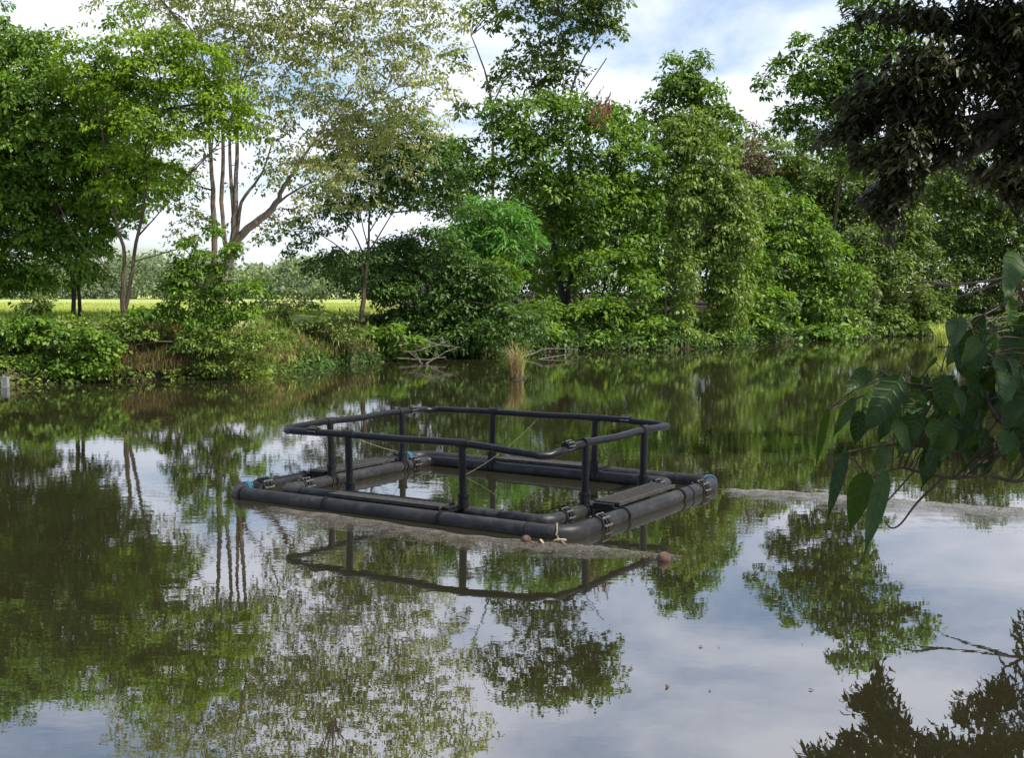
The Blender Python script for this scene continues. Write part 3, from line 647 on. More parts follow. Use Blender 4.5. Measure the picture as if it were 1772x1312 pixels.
tree('high_tree', 'tall leafy tree with separate bright crown tufts against the sky at upper right', 'tree', (1430, 540), 86,
     [(1387, 75, 18, 22), (1355, 115, 25, 22), (1440, 90, 35, 28), (1480, 110, 30, 30), (1320, 145, 16, 18), (1390, 150, 40, 30), (1450, 160, 50, 35), (1400, 200, 50, 30), (1360, 200, 25, 22), (1470, 210, 50, 40), (1510, 60, 50, 30), (1560, 30, 45, 22), (1530, 120, 50, 45), (1420, 250, 60, 30), (1500, 270, 60, 40), (1545, 60, 22, 15), (1600, 60, 45, 40), (1500, -5, 50, 25), (1470, 60, 35, 25), (1430, 130, 60, 40), (1480, 170, 60, 50)],
     'green', leaf=.32, dens=2.0, rc=.72, n_each=38, ground=2.1, group=BANKG)
tree('dull_tree', 'dull olive tree in the middle distance below the high leafy tree', 'tree', (1380, 560), 100,
     [(1340, 280, 50, 35), (1400, 300, 60, 40), (1460, 320, 60, 40), (1420, 360, 50, 35), (1480, 380, 50, 35), (1290, 300, 40, 35), (1540, 340, 60, 45), (1320, 240, 45, 20, 3), (1600, 340, 50, 50)],
     'dull', leaf=.34, dens=2.2, rc=.85, n_each=38, ground=2.1, group=BANKG)
tree('bare_tree', 'greyish brown half-bare tree rounded against the sky gap', 'tree', (1290, 540), 98,
     [(1290, 262, 35, 30, 0, .8), (1270, 290, 30, 25, 0, .8), (1315, 285, 30, 25, 0, .8), (1290, 215, 22, 14, 0, .25)],
     'brown', leaf=.22, dens=1.6, rc=.6, n_each=36, ground=2.1, bark='barkpale', group=BANKG)
tree('bank_tree', 'dark green tree filling the right side of the frame behind the near leaves', 'tree', (1700, 570), 92,
     [(1640, 340, 50, 40), (1700, 330, 60, 40), (1760, 340, 60, 50), (1660, 400, 50, 40), (1730, 400, 60, 40), (1690, 450, 50, 40), (1760, 470, 60, 50), (1640, 290, 40, 30), (1720, 270, 60, 40), (1700, 520, 50, 30), (1780, 540, 60, 30), (1840, 420, 60, 100), (1660, 460, 30, 40), (1850, 300, 70, 60), (1650, 560, 60, 18, -2), (1750, 560, 80, 20, -2)],
     'dull', leaf=.31, dens=2.3, rc=.8, n_each=38, ground=1.5, group=BANKG)

def dead_fronds():
    t = next(o for o in ALL_TREES if o.name == 'spreading_tree')
    n = 70; c = at(1046, 182, 66.5); g = rng.normal(size=(n, 3)) * [.3, .3, .45]
    T = unit(np.stack([rng.normal(size=n) * .25 - .35, rng.normal(size=n) * .2, -np.ones(n)], 1))
    ll = rng.uniform(.3, .9, n)
    leaves_mesh('dead_fronds', leaf_quads(c + g, T, unit(rng.normal(size=(n, 3)) + [0, -1, 0]), ll, ll * .14), rng.random(n), M['rust'], t)
dead_fronds()
# ------------------------------------------------------------------ bank plants
SHG = 'low plants on the left bank'
def shrub(name, label, base_uv, D, blobs, mat, **kw):
    kw.setdefault('ground', 1.0)
    return tree(name, label, 'shrub', base_uv, D, blobs, mat, group=SHG, trunk_r=.03, twigs=False, crown_name='foliage', **kw)
shrub('ivy_bush', 'bright green glossy bush spilling down the bank at the left edge to the water', (90, 650), 41.6,
      [(30, 580, 45, 25), (90, 580, 50, 25), (150, 590, 45, 28), (30, 630, 45, 25), (95, 630, 55, 25), (165, 635, 40, 20), (-40, 600, 60, 50), (60, 560, 60, 12), (185, 600, 25, 30)],
      'green', leaf=.15, asp=.7, dens=2.2, rc=.3, n_each=36, minr=.3)
shrub('leafy_sapling', 'grey-green sapling with upright leafy shoots left of the two thin trunks', (65, 550), 43.5,
      [(60, 535, 18, 14), (85, 530, 14, 14), (65, 515, 14, 8), (40, 530, 10, 8, 0, .5)], 'dull', leaf=.2, asp=.3, dens=1.6, rc=.25, n_each=26, ground=2.0)
shrub('creeper_mound', 'climbing creeper mound with bright upright shoots before the pale trunks', (330, 560), 43.5,
      [(300, 500, 30, 25), (330, 480, 30, 30), (360, 520, 35, 25), (290, 540, 40, 20), (345, 555, 50, 20), (400, 545, 35, 20), (375, 470, 22, 24), (400, 435, 26, 16), (350, 440, 22, 16), (430, 540, 30, 18), (370, 400, 14, 22, 1), (330, 420, 16, 14), (390, 500, 24, 24), (440, 500, 30, 18), (310, 460, 26, 18), (240, 545, 30, 14)],
      'green', leaf=.17, dens=1.7, rc=.3, n_each=32, ground=1.7, minr=.3)
shrub('weedy_bush', 'mid-green weedy bush in the dip between the two patches of straw', (380, 620), 43.2,
      [(250, 575, 40, 16), (330, 590, 40, 20), (380, 600, 45, 25), (430, 590, 45, 22), (360, 635, 50, 14), (430, 625, 45, 14), (480, 585, 35, 16), (200, 565, 40, 14), (210, 610, 25, 30)],
      'vine', leaf=.13, dens=2.1, rc=.28, n_each=34, minr=.3)
shrub('slope_bush', 'green bush at the foot of the small dark-leaved tree', (560, 600), 52,
      [(510, 570, 35, 14), (560, 560, 35, 16), (480, 545, 30, 12), (530, 600, 30, 12), (600, 575, 35, 14), (600, 545, 25, 8)],
      'dull', leaf=.16, dens=2.0, rc=.32, n_each=32)
shrub('broad_leaf_shrub', 'broad-leaved bush with tiered leaves low over the water beside the dead branches', (650, 600), 55,
      [(640, 580, 35, 16), (680, 575, 40, 18), (640, 605, 40, 12), (590, 610, 30, 8), (690, 600, 25, 10), (720, 590, 30, 14)],
      'green', leaf=.30, asp=.4, dens=2.2, rc=.45, n_each=22, flat=.2, minr=.3)
shrub('field_bush', 'pale round bush at the near side of the field, right of the pale trunks', (460, 520), 60,
      [(455, 475, 35, 20), (480, 500, 30, 15), (440, 505, 30, 14), (470, 530, 40, 14), (500, 465, 20, 14), (540, 500, 35, 20), (520, 530, 35, 14)],
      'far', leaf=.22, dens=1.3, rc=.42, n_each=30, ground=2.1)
shrub('waterside_shrub', 'low pale shrub at the waterline under the spreading tree', (1080, 600), 67,
      [(1050, 590, 40, 12), (1110, 590, 30, 14), (1090, 605, 50, 5), (1130, 570, 18, 20)], 'vine', leaf=.24, dens=2, rc=.4, n_each=28, ground=.4)
shrub('reedy_plant', 'light green arching plant at the waterline beneath the pale tree', (1528, 580), 87,
      [(1528, 560, 14, 10), (1515, 572, 14, 5), (1545, 572, 14, 5)], 'lime', leaf=.7, asp=.12, dens=2.2, rc=.4, n_each=26, ground=.3)

# fringe undergrowth all along the bank
n = 5200
s_ = rng.random(n) * (len(FD) - 1)
sel = FD[(FD[:, 0] > -30) & (FD[:, 0] < 46)]
q = sel[rng.integers(0, len(sel), n)] + rng.normal(size=(n, 2)) * .3
off = rng.random(n) ** 1.2 * 2.5
q[:, 1] += off; q[:, 0] -= off * .15
hz = height(q[:, 0], q[:, 1])
C = np.stack([q[:, 0], q[:, 1], np.maximum(hz, .05) + .12], 1)
V, t = clump_leaves(C, rng.uniform(.25, .5, n), unit(np.stack([np.zeros(n), -np.ones(n), np.ones(n) * .6], 1)), 30, .17, .5, .6)
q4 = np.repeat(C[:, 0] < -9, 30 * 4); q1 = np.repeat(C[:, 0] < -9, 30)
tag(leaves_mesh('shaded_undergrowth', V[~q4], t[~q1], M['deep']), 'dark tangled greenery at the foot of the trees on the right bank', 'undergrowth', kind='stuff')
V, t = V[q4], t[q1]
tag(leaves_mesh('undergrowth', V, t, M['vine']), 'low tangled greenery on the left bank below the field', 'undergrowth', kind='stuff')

def blades(name, centres, n_each, h, w, mat, parent=None, lean=.5, spread=.15, droop=.6):
    """grass blades: two stacked quads each"""
    C = np.repeat(np.array(centres), n_each, axis=0); m = len(C)
    b = C + rng.normal(size=(m, 3)) * [spread, spread, 0]
    ang = rng.random(m) * 2 * np.pi; ln = rng.random(m) * lean
    hh = h * rng.uniform(.5, 1.2, m)
    d = np.stack([np.cos(ang) * ln, np.sin(ang) * ln, np.ones(m)], 1)
    p1 = b + d * (hh * .55)[:, None]
    d2 = d + np.stack([np.cos(ang), np.sin(ang), -np.ones(m) * .6], 1) * droop
    p2 = p1 + unit(d2) * (hh * .5)[:, None]
    sd = np.stack([-np.sin(ang), np.cos(ang), np.zeros(m)], 1) * (w / 2)
    v = np.stack([b - sd, b + sd, p1 + sd * .8, p1 - sd * .8, p1 - sd * .8, p1 + sd * .8, p2 + sd * .15, p2 - sd * .15], 1).reshape(-1, 3)
    t = np.repeat(np.clip(rng.random(m), 0, 1), 2)
    return leaves_mesh(name, v, t, M[mat], parent)
def bank_pts(u0, u1, v0, v1, n, D0=41, D1=47):
    """points on the bank surface that fall in a photo window"""
    out_ = []
    X = rng.uniform((u0 - CX) / F * D1 if u0 < CX else (u0 - CX) / F * D0, (u1 - CX) / F * D0 if u1 < CX else (u1 - CX) / F * D1, n * 30); Y = rng.uniform(D0, D1, n * 30); Z = height(X, Y)
    dd = np.stack([X, Y, Z - CH], 1); zf = dd[:, 1] * cp - dd[:, 2] * sp
    uu = CX + F * dd[:, 0] / zf; vv = CY - F * (dd[:, 1] * sp + dd[:, 2] * cp) / zf
    k = (uu > u0) & (uu < u1) & (vv > v0) & (vv < v1) & (Z > 0.05)
    return np.stack([X, Y, Z], 1)[k][:n]
dry = np.concatenate([bank_pts(215, 320, 575, 655, 60), bank_pts(440, 520, 590, 640, 45, 43, 52), bank_pts(540, 640, 575, 628, 50, 48, 58), bank_pts(200, 430, 630, 658, 50), bank_pts(330, 460, 600, 650, 30, 42, 48)])
tag(blades('dry_grass', dry, 34, .75, .022, 'straw', lean=.7, spread=.22, droop=1.4), 'straw-coloured dead grass hanging down the left bank', 'dry grass', kind='stuff')
fringe = np.concatenate([bank_pts(-60, 640, 535, 570, 260, 42, 60), bank_pts(180, 560, 560, 640, 150, 42, 54)])
tag(blades('bank_grass', fringe, 30, .38, .018, 'grass', lean=.5, spread=.3), 'fresh green grass along the top of the left bank', 'grass', kind='stuff')
X = rng.uniform(-34, 12, 9000); Y = 46 + rng.random(9000) ** 1.6 * 70
ok_ = X * Y / 60 < -.11 * Y
X, Y = X[ok_], Y[ok_]
fld = np.stack([X * Y / 60, Y, height(X * Y / 60, Y)], 1)
tag(blades('meadow_grass', fld, 7, .26, .035, 'yellowgrass', lean=.5, spread=.6), 'bright yellow-green grass of the sunny field', 'grass', kind='stuff')

# tufts rising out of the water
def tuft(u, v, h, label, mat, n=160, w=.02, spread=.12, lean=.35):
    p = on_water(u, v); t = empty('grass_tuft', p, label, 'grass tuft')
    mb = MB(); pts = []
    mb2 = []
    for k in range(9):
        a = k * .7; r = .16 * (1 if k else 0)
        c = p + np.array([math.cos(a) * r, math.sin(a) * r, -.02])
        mb.tube([c - [0, 0, .06], c + [random.uniform(-.04, .04), 0, .07 + random.random() * .08]], [.16, .06], 7)
    mb.build('root_clump', M['barkdark'], t)
    blades('blades', [p + np.array([0, 0, .05])], n, h, w, mat, t, lean, spread, .5)
    return t
tuft(893, 657, 1.35, 'yellow-brown grass tuft growing from a dark clump in the water below the dead branches', 'straw', 110, .022, .10, .42)
tuft(893 + 8, 655, 1.1, 'yellow-green shorter grass beside the yellow-brown tuft in mid-river', 'yellowgrass', 70, .02, .06, .3)
tuft(1631, 600, 1.35, 'bright yellow grass tuft on a dark clump before the right bank', 'yellowgrass', 190, .04, .25, .4)

# dead branches lying over the water
def sticks(name, label, paths, r0=.035, D=None):
    p0 = on_water(paths[0][0][0], paths[0][0][1]); t = empty(name, p0, label, 'dead branch', 'dead branches over the far water')
    mb = MB()
    for path in paths:
        pts = [at(u, v, d) for u, v, d in path]; sm = smooth_path(pts, 4)
        sm = [q + rng.normal(size=3) * .02 for q in sm]
        mb.tube(sm, list(np.linspace(r0, r0 * .3, len(sm))), 6)
        for k in range(3):
            i = random.randrange(1, len(sm)); q = sm[i]; e_ = q + np.array([random.uniform(-.7, .7), random.uniform(-.3, .3), random.uniform(-.15, .45)])
            mb.tube([q, (q + e_) / 2 + [0, 0, .05], e_], [r0 * .5, r0 * .35, r0 * .15], 5)
    mb.build('dead_wood', M['twig'], t)
sticks('dead_branch', 'tangle of grey dead branches sticking over the water beneath the dark shrub',
       [[(732, 632, 52.5), (722, 620, 53), (700, 608, 54), (680, 606, 55)], [(735, 632, 52.5), (765, 612, 53), (790, 603, 54)], [(700, 610, 54), (730, 605, 54), (775, 590, 55)], [(690, 620, 53.5), (740, 622, 53.5), (770, 618, 54)], [(720, 600, 54.5), (750, 596, 55), (800, 602, 56)], [(690, 600, 54), (712, 590, 55), (730, 575, 56)]], .04)
sticks('dead_branch', 'pale dead branches reaching right from the yellow-brown grass tuft',
       [[(900, 628, 56), (940, 620, 56.5), (990, 612, 58)], [(905, 618, 57), (950, 604, 58), (1000, 606, 59)], [(920, 640, 55), (960, 642, 55), (985, 625, 56)], [(915, 590, 59), (925, 583, 59), (935, 590, 59)], [(860, 625, 57), (880, 608, 58), (895, 588, 59)], [(950, 628, 56), (975, 636, 55.5)]], .04)
sticks('dead_branch', 'pale fallen branches piled on the right bank behind the near leaves',
       [[(1670, 572, 86), (1700, 560, 86), (1745, 545, 87)], [(1675, 562, 86), (1710, 552, 87), (1750, 548, 88)], [(1690, 578, 85), (1730, 560, 86), (1765, 556, 86)], [(1680, 584, 84), (1720, 574, 85), (1760, 570, 86)], [(1665, 555, 87), (1700, 545, 87), (1730, 530, 88)]], .07)

# ------------------------------------------------------------------ the mango tree on the near bank (upper right)
def mango():
    D = 22.8
    base = np.array([16.0, 22.2, 1.5])
    t = empty('mango_tree', base, 'dark shaded tree with long drooping leaves hanging in from the upper right', 'tree')
    blobs = [(1600, 25, 110, 25, 0), (1720, 50, 90, 60, 0), (1600, 120, 80, 45, -.5), (1530, 180, 70, 40, 0), (1490, 222, 62, 26, .5), (1620, 200, 90, 60, 0), (1560, 260, 70, 45, -.5), (1545, 320, 40, 40, 0), (1452, 238, 36, 14, .5), (1480, 200, 50, 24, .3), (1500, 160, 50, 30, .2), (1500, 270, 50, 24, 0), (1500, 25, 40, 12, .5),
             (1548, 375, 26, 36, 0), (1530, 330, 55, 28, .5), (1740, 150, 70, 80, 1), (1700, 230, 90, 45, 1), (1745, 300, 50, 30, 1.5), (1650, 265, 50, 30, 0), (1800, 100, 110, 120, 0), (1860, 260, 110, 110, 1), (1950, 0, 160, 200, 0),
             (1750, -120, 160, 110, 0), (2050, 200, 160, 200, 0), (1620, -90, 110, 60, 0), (1880, -330, 200, 150, 0), (1830, 400, 60, 80, 2), (1765, 335, 45, 30, 1.5), (1700, 300, 40, 20, 1), (1520, 350, 30, 20, 0), (1560, 150, 70, 50), (1660, 130, 90, 70), (1600, 230, 80, 45), (1570, 300, 45, 50), (1690, 30, 90, 40), (1740, 60, 70, 60), (1560, 20, 50, 16), (1760, 250, 60, 60)]
    C, Rr, O = blob_clumps(blobs, D, 3.3, .36, .1)
    # whorls of long drooping leaves
    k = 15; idx = np.repeat(np.arange(len(C)), k); m = len(idx)
    a = rng.random(m) * 2 * np.pi
    d = np.stack([np.cos(a), np.sin(a), -rng.uniform(-.2, .7, m)], 1)
    lean_ = np.array([-.5, 0, -.25])
    T = unit(d + lean_); P = C[idx] + rng.normal(size=(m, 3)) * .10
    Nn = unit(np.stack([np.cos(a) * .6, np.sin(a) * .6, np.ones(m)], 1) + rng.normal(size=(m, 3)) * .25)
    ll = .27 * rng.uniform(.6, 1.2, m)
    # long leaf: two quads
    B = unit(np.cross(Nn, T)); Nn = np.cross(T, B); l = ll[:, None]; w = l * .33
    p0 = P; p1 = P + T * l * .45; T2 = unit(T - np.array([0, 0, .35])); p2 = p1 + T2 * l * .55
    v = np.stack([p0 - B * w * .12, p0 + B * w * .12, p1 + B * w * .5 + Nn * w * .15, p1 - B * w * .5 + Nn * w * .15,
                  p1 - B * w * .5 + Nn * w * .15, p1 + B * w * .5 + Nn * w * .15, p2 + B * w * .04, p2 - B * w * .04], 1).reshape(-1, 3)
    tint = np.repeat(np.clip(rng.random(len(C))[idx] * .6 + rng.random(m) * .4, 0, 1), 2)
    leaves_mesh('crown', v, tint, M['mango'], t)
    mb = MB()
    sm = smooth_path([base - [0, 0, .4], base + [-.3, 0, 2.2], base + [-.8, .2, 4.2], base + [-1.2, .3, 6.5], base + [-1.5, .3, 8.5]], 4)
    mb.tube(sm, list(np.linspace(.42, .14, len(sm))), 10)
    limbs = [[base + [-.6, .1, 3.2], at(1900, 250, 22.8), at(1760, 200, 22.8), at(1640, 210, 22.9), at(1520, 240, 23.2)],
             [base + [-.9, .2, 4.8], at(1880, 80, 22.9), at(1745, 95, 22.8), at(1700, 60, 22.8), at(1600, 50, 23.1), at(1500, 25, 23.3)],
             [at(1760, 200, 22.8), at(1690, 260, 22.7), at(1600, 300, 22.8), at(1550, 370, 23.1)],
             [base + [-.4, .1, 2.6], at(1950, 420, 23.8), at(1850, 420, 24.3), at(1760, 380, 24.3)],
             [base + [-1.2, .2, 6.5], at(1850, -120, 22.8), at(1700, -110, 23.1), at(1600, -90, 23.1)]]
    limbs += [[at(1900, 430, 22.8), at(1800, 462, 21.8), at(1720, 484, 21.3), at(1640, 494, 21.3), at(1575, 500, 21.3)], [at(1765, 474, 21.5), at(1700, 500, 21.3), at(1645, 518, 21.3)], [at(1640, 494, 21.3), at(1605, 488, 21.3), at(1570, 492, 21.4)]]
    for li, L_ in enumerate(limbs):
        sm = smooth_path(L_, 4); mb.tube(sm, list(np.linspace(*((.13, .02) if li < 5 else (.035, .008)), len(sm))), 7)
    st = np.array(mb.v)
    for i in rng.permutation(len(C))[:500]:
        c = C[i]; dd = np.linalg.norm(st - c, axis=1); s0 = st[np.argmin(dd)]; ln = dd.min()
        if ln > 3.5: continue
        sm = smooth_path([s0, (s0 + c) / 2 + rng.normal(size=3) * .08 * ln + [0, 0, .1 * ln], c], 3)
        mb.tube(sm, list(np.linspace(.012 + .006 * ln, .005, len(sm))), 4, cap=False)
    mb.build('trunk', M['barkdark'], t)
mango()

# ------------------------------------------------------------------ near tree whose low bough hangs in at the right
def leaf_grid(P, T, Nn, L_, Wd, curl, wave):
    """one broad leaf: ovate blade with drip tip"""
    T = T / np.linalg.norm(T); B = np.cross(Nn, T); B /= np.linalg.norm(B); Nn = np.cross(T, B)
    ts = np.linspace(0, 1, 10); cols = np.array([-1, -.55, 0, .55, 1])
    vs = []; ph = random.random() * 6
    for t in ts:
        w = (math.sin(math.pi * min(1, t ** .62)) ** .8) * (1 - .25 * t) if t < .86 else .14 * (1 - (t - .86) / .14) + .02
        if t == 0: w = .12
        for c in cols:
            z = -abs(c) * -.10 * Wd - curl * L_ * t * t + wave * Wd * math.sin(t * 11 + ph + c * 1.3) * abs(c)
            bx = T * (L_ * (t - .05 * abs(c) * (1 - t) * (1 if t > .05 else 2)))
            vs.append(P + bx + B * (c * w * Wd / 2) + Nn * z)
    fs = []
    for i in range(9):
        for j in range(4):
            a = i * 5 + j; fs.append((a, a + 1, a + 6, a + 5))
    return vs, fs
def near_tree():
    base = np.array([4.3, 3.9, 1.35])
    t = empty('overhanging_tree', base, 'near tree whose bough of broad dark green leaves hangs in at the right edge', 'tree')
    o0 = (1350, 420); sc = 422 / 989
    def pc(x, y): return (o0[0] + x * sc, o0[1] + y * sc)
    main = [(350, 520, 260, 620, 80), (480, 560, 330, 790, 130), (300, 640, 210, 790, 60), (190, 680, 130, 910, 46), (470, 650, 400, 810, 90), (260, 860, 190, 1120, 60), (340, 940, 285, 1190, 108),
            (420, 950, 335, 1270, 84), (620, 470, 540, 600, 70), (720, 310, 700, 440, 90), (950, 50, 890, 250, 120), (860, 370, 780, 560, 80), (700, 560, 620, 650, 90), (790, 640, 680, 860, 130),
            (800, 750, 735, 930, 100), (610, 820, 580, 1010, 100), (880, 480, 850, 630, 120), (900, 650, 930, 770, 100), (550, 600, 515, 700, 70), (440, 820, 375, 960, 95), (330, 690, 300, 830, 80),
            (420, 540, 470, 640, 110), (400, 600, 320, 690, 100), (640, 560, 660, 700, 90), (960, 380, 900, 500, 110), (930, 240, 950, 360, 90), (700, 700, 640, 800, 90), (980, 560, 900, 650, 110), (560, 700, 590, 800, 80), (760, 430, 800, 540, 90),
            (980, 700, 960, 850, 100), (870, 560, 960, 640, 90), (680, 420, 640, 520, 60), (470, 730, 520, 870, 80), (990, 300, 970, 420, 110), (820, 300, 760, 400, 60)]
    for _ in range(125):
        x = random.uniform(520, 1150); y = random.uniform(330, 880) if x > 720 else random.uniform(520, 820)
        main.append((x, y, x + random.uniform(-90, 50), y + random.uniform(70, 160), random.uniform(55, 105)))
    V, Fc, tn = [], [], []; nodes = []; AL, AC = [], []
    for (x0, y0, x1, y1, w) in main:
        D0 = random.uniform(3.7, 4.6); a = at(*pc(x0, y0), D0); b = at(*pc(x1, y1), D0 + random.uniform(-.10, .10))
        T = b - a; L_ = np.linalg.norm(T); yaw = random.uniform(-1, 1)
        Nn = np.array([yaw * .8, -1.0, random.uniform(.1, .9)]); 
        vs, fs = leaf_grid(a, T, Nn, L_, w * sc * D0 / F * 1.02, random.uniform(-.10, .22), random.uniform(.03, .11))
        bi = len(V); V += vs; Fc += [tuple(bi + i for i in f) for f in fs]; tn += [random.random()] * len(fs); nodes.append(a)
        AL += [q_ for q_ in np.linspace(0, 1, 10) for _ in range(5)]; AC += [-1, -.55, 0, .55, 1] * 10
    me = bpy.data.meshes.new('bough_leaves'); me.from_pydata([tuple(v) for v in V], [], Fc)
    me.polygons.foreach_set('use_smooth', np.ones(len(me.polygons), dtype=bool))
    at_ = me.attributes.new('tint', 'FLOAT', 'FACE'); at_.data.foreach_set('value', np.array(tn, dtype=np.float32))
    for nm, ar in (('along', AL), ('across', AC)):
        q_ = me.attributes.new(nm, 'FLOAT', 'POINT'); q_.data.foreach_set('value', np.array(ar, dtype=np.float32))
    me.update(); link_mesh('bough_leaves', me, M['bough'], t)
    mb = MB()
    trunk = smooth_path([base - [0, 0, .3], base + [.1, .1, 1.5], base + [.0, .2, 3.2], base + [-.2, .1, 5.2], base + [-.1, 0, 7]], 4)
    mb.tube(trunk, list(np.linspace(.17, .06, len(trunk))), 9)
    P_ = lambda x, y, d: at(*pc(x, y), d)
    tw = [([base + [.0, .1, 1.2], P_(1500, 900, 4.3), P_(1150, 800, 4.2), P_(960, 770, 4.2), P_(840, 885, 4.2), P_(720, 860, 4.2), P_(640, 800, 4.2), P_(520, 640, 4.2)], .028, .005),
          ([P_(1150, 930, 4.2), P_(960, 968, 4.1), P_(850, 945, 4.1), P_(700, 955, 4.0), P_(560, 930, 4.0), P_(480, 915, 4.0), P_(350, 960, 4.0)], .008, .003),
          ([P_(660, 955, 4.0), P_(560, 1050, 4.0), P_(490, 1140, 4.0), P_(450, 1158, 4.0), P_(425, 1130, 4.0)], .0045, .0025),
          ([P_(540, 930, 4.0), P_(470, 1010, 4.0), P_(410, 1065, 4.0), P_(350, 1055, 4.0)], .004, .002),
          ([P_(1200, 640, 4.3), P_(960, 520, 4.3), P_(860, 580, 4.3), P_(760, 620, 4.3), P_(620, 590, 4.2), P_(420, 550, 4.2)], .012, .004),
          ([P_(1200, 500, 4.3), P_(1000, 250, 4.3), P_(950, 60, 4.3)], .01, .004),
          ([P_(960, 770, 4.2), P_(870, 700, 4.2), P_(820, 560, 4.2), P_(790, 380, 4.2), P_(740, 320, 4.2)], .009, .003),
          ([P_(720, 860, 4.2), P_(600, 830, 4.1), P_(440, 820, 4.1), P_(270, 850, 4.1)], .006, .003),
          ([P_(520, 640, 4.2), P_(380, 610, 4.15), P_(200, 680, 4.1)], .005, .0025),
          ([base + [.0, .1, 1.4], P_(1500, 620, 4.5), P_(1200, 570, 4.4)], .02, .012), ([P_(1500, 620, 4.5), P_(1200, 500, 4.3)], .014, .01),
          ([P_(1500, 900, 4.3), P_(1150, 930, 4.2)], .014, .008)]
    for pts, r0, r1 in tw:
        sm = smooth_path(pts, 4); mb.tube(sm, list(np.linspace(r0, r1, len(sm))), 6)
    st = np.array(mb.v)
    for a in nodes:
        dd = np.linalg.norm(st - a, axis=1); s0 = st[np.argmin(dd)]
        if dd.min() < .5: mb.tube([s0, (s0 + a) / 2 + [0, 0, .02], a], [.003, .0025, .002], 4, cap=False)
    # upper limbs and unseen crown above the frame, added to shade the bough
    Cc = []
    for k in range(95):
        d = unit(rng.normal(size=(1, 3)))[0]; c = base + np.array([.6, -.4, 6.0]) + d * np.array([3.6, 2.6, 1.5]) * rng.uniform(.5, 1)
        if c[1] > 5.6: continue
        Cc.append(c)
    for c in Cc[:40]:
        s0 = trunk[-6] if random.random() < .5 else trunk[-3]
        sm = smooth_path([s0, (s0 + c) / 2 + [0, 0, .2], c], 3); mb.tube(sm, list(np.linspace(.03, .008, len(sm))), 5)
    mb.build('trunk', M['bark'], t)
    Cc = np.array(Cc)
    V, ti = clump_leaves(Cc, rng.uniform(.5, .9, len(Cc)), unit(Cc - (base + np.array([.6, -.4, 5.6]))), 60, .22, .6, .5)
    leaves_mesh('crown', V, ti, M['broad'], t)
near_tree()

# ------------------------------------------------------------------ scum, drifting litter, coconuts
def film(name, top, bot, label, dens_top, dens_bot, seed, nu=90, nv=14, colr=((.08, .078, .072), (.20, .195, .18)), thr=.5):
    tp = np.array(top, float); bt = np.array(bot, float)
    V = []; A = []
    for i in range(nu):
        s = i / (nu - 1)
        pu = np.interp(s, np.linspace(0, 1, len(tp)), tp[:, 0]); pv = np.interp(s, np.linspace(0, 1, len(tp)), tp[:, 1])
        qu = np.interp(s, np.linspace(0, 1, len(bt)), bt[:, 0]); qv = np.interp(s, np.linspace(0, 1, len(bt)), bt[:, 1])
        a = on_water(pu, pv + 1.0 * math.sin(i * .9), .004); b = on_water(qu, qv, .004)
        for j in range(nv):
            t = j / (nv - 1); V.append(a + (b - a) * t)
            edge = min(1, s / .06, (1 - s) / .03) if True else 1
            A.append((dens_top + (dens_bot - dens_top) * t ** .6) * max(0, edge))
    Fc = []
    for i in range(nu - 1):
        for j in range(nv - 1):
            a = i * nv + j; Fc.append((a, a + nv, a + nv + 1, a + 1))
    me = bpy.data.meshes.new(name); me.from_pydata([tuple(v) for v in V], [], Fc)
    at_ = me.attributes.new('cover', 'FLOAT', 'POINT'); at_.data.foreach_set('value', np.array(A, dtype=np.float32)); me.update()
    m, nt, out = new_mat(name + '_film'); L = nt.links.new
    geo = N(nt, 'ShaderNodeNewGeometry'); no = N(nt, 'ShaderNodeTexNoise'); no.inputs['Scale'].default_value = 4; no.inputs['Detail'].default_value = 7; no.inputs['Roughness'].default_value = .62
    L(geo.outputs['Position'], no.inputs['Vector'])
    n2 = N(nt, 'ShaderNodeTexNoise'); n2.inputs['Scale'].default_value = 28; n2.inputs['Detail'].default_value = 4; L(geo.outputs['Position'], n2.inputs['Vector'])
    av = N(nt, 'ShaderNodeAttribute', attribute_name='cover')
    s1 = N(nt, 'ShaderNodeMath', operation='ADD'); L(no.outputs['Fac'], s1.inputs[0]); L(av.outputs['Fac'], s1.inputs[1])
    mr = N(nt, 'ShaderNodeMapRange'); mr.inputs[1].default_value = .75; mr.inputs[2].default_value = 1.25; mr.inputs[3].default_value = 0; mr.inputs[4].default_value = .95; L(s1.outputs[0], mr.inputs[0])
    cr = N(nt, 'ShaderNodeValToRGB'); e = cr.color_ramp.elements; e[0].position = .35; e[0].color = rgba(colr[0]); e[1].position = .65; e[1].color = rgba(colr[1]); L(n2.outputs['Fac'], cr.inputs[0])
    pr = N(nt, 'ShaderNodeBsdfPrincipled'); pr.inputs['Roughness'].default_value = .55; L(cr.outputs[0], pr.inputs['Base Color'])
    L(mr.outputs[0], pr.inputs['Alpha']); L(pr.outputs[0], out.inputs['Surface'])
    tag(link_mesh(name, me, m), label, 'scum', kind='stuff')
film('floating_scum', [(1236, 846), (1330, 848), (1450, 856), (1600, 868), (1700, 876), (1800, 881), (2000, 890)], [(1236, 862), (1330, 885), (1450, 900), (1600, 918), (1700, 930), (1800, 936), (2000, 945)],
     'grey scum line drifting on the water from the cage to the right', .84, .12, 1)
film('drifting_scum', [(425, 872), (600, 893), (800, 925), (940, 938), (1030, 945), (1110, 955), (1190, 962)], [(430, 885), (560, 915), (700, 936), (840, 958), (980, 968), (1100, 968), (1190, 972)],
     'brown scum and leaf litter gathered along the near side of the cage', .70, .30, 2, colr=((.035, .031, .024), (.15, .13, .10)))
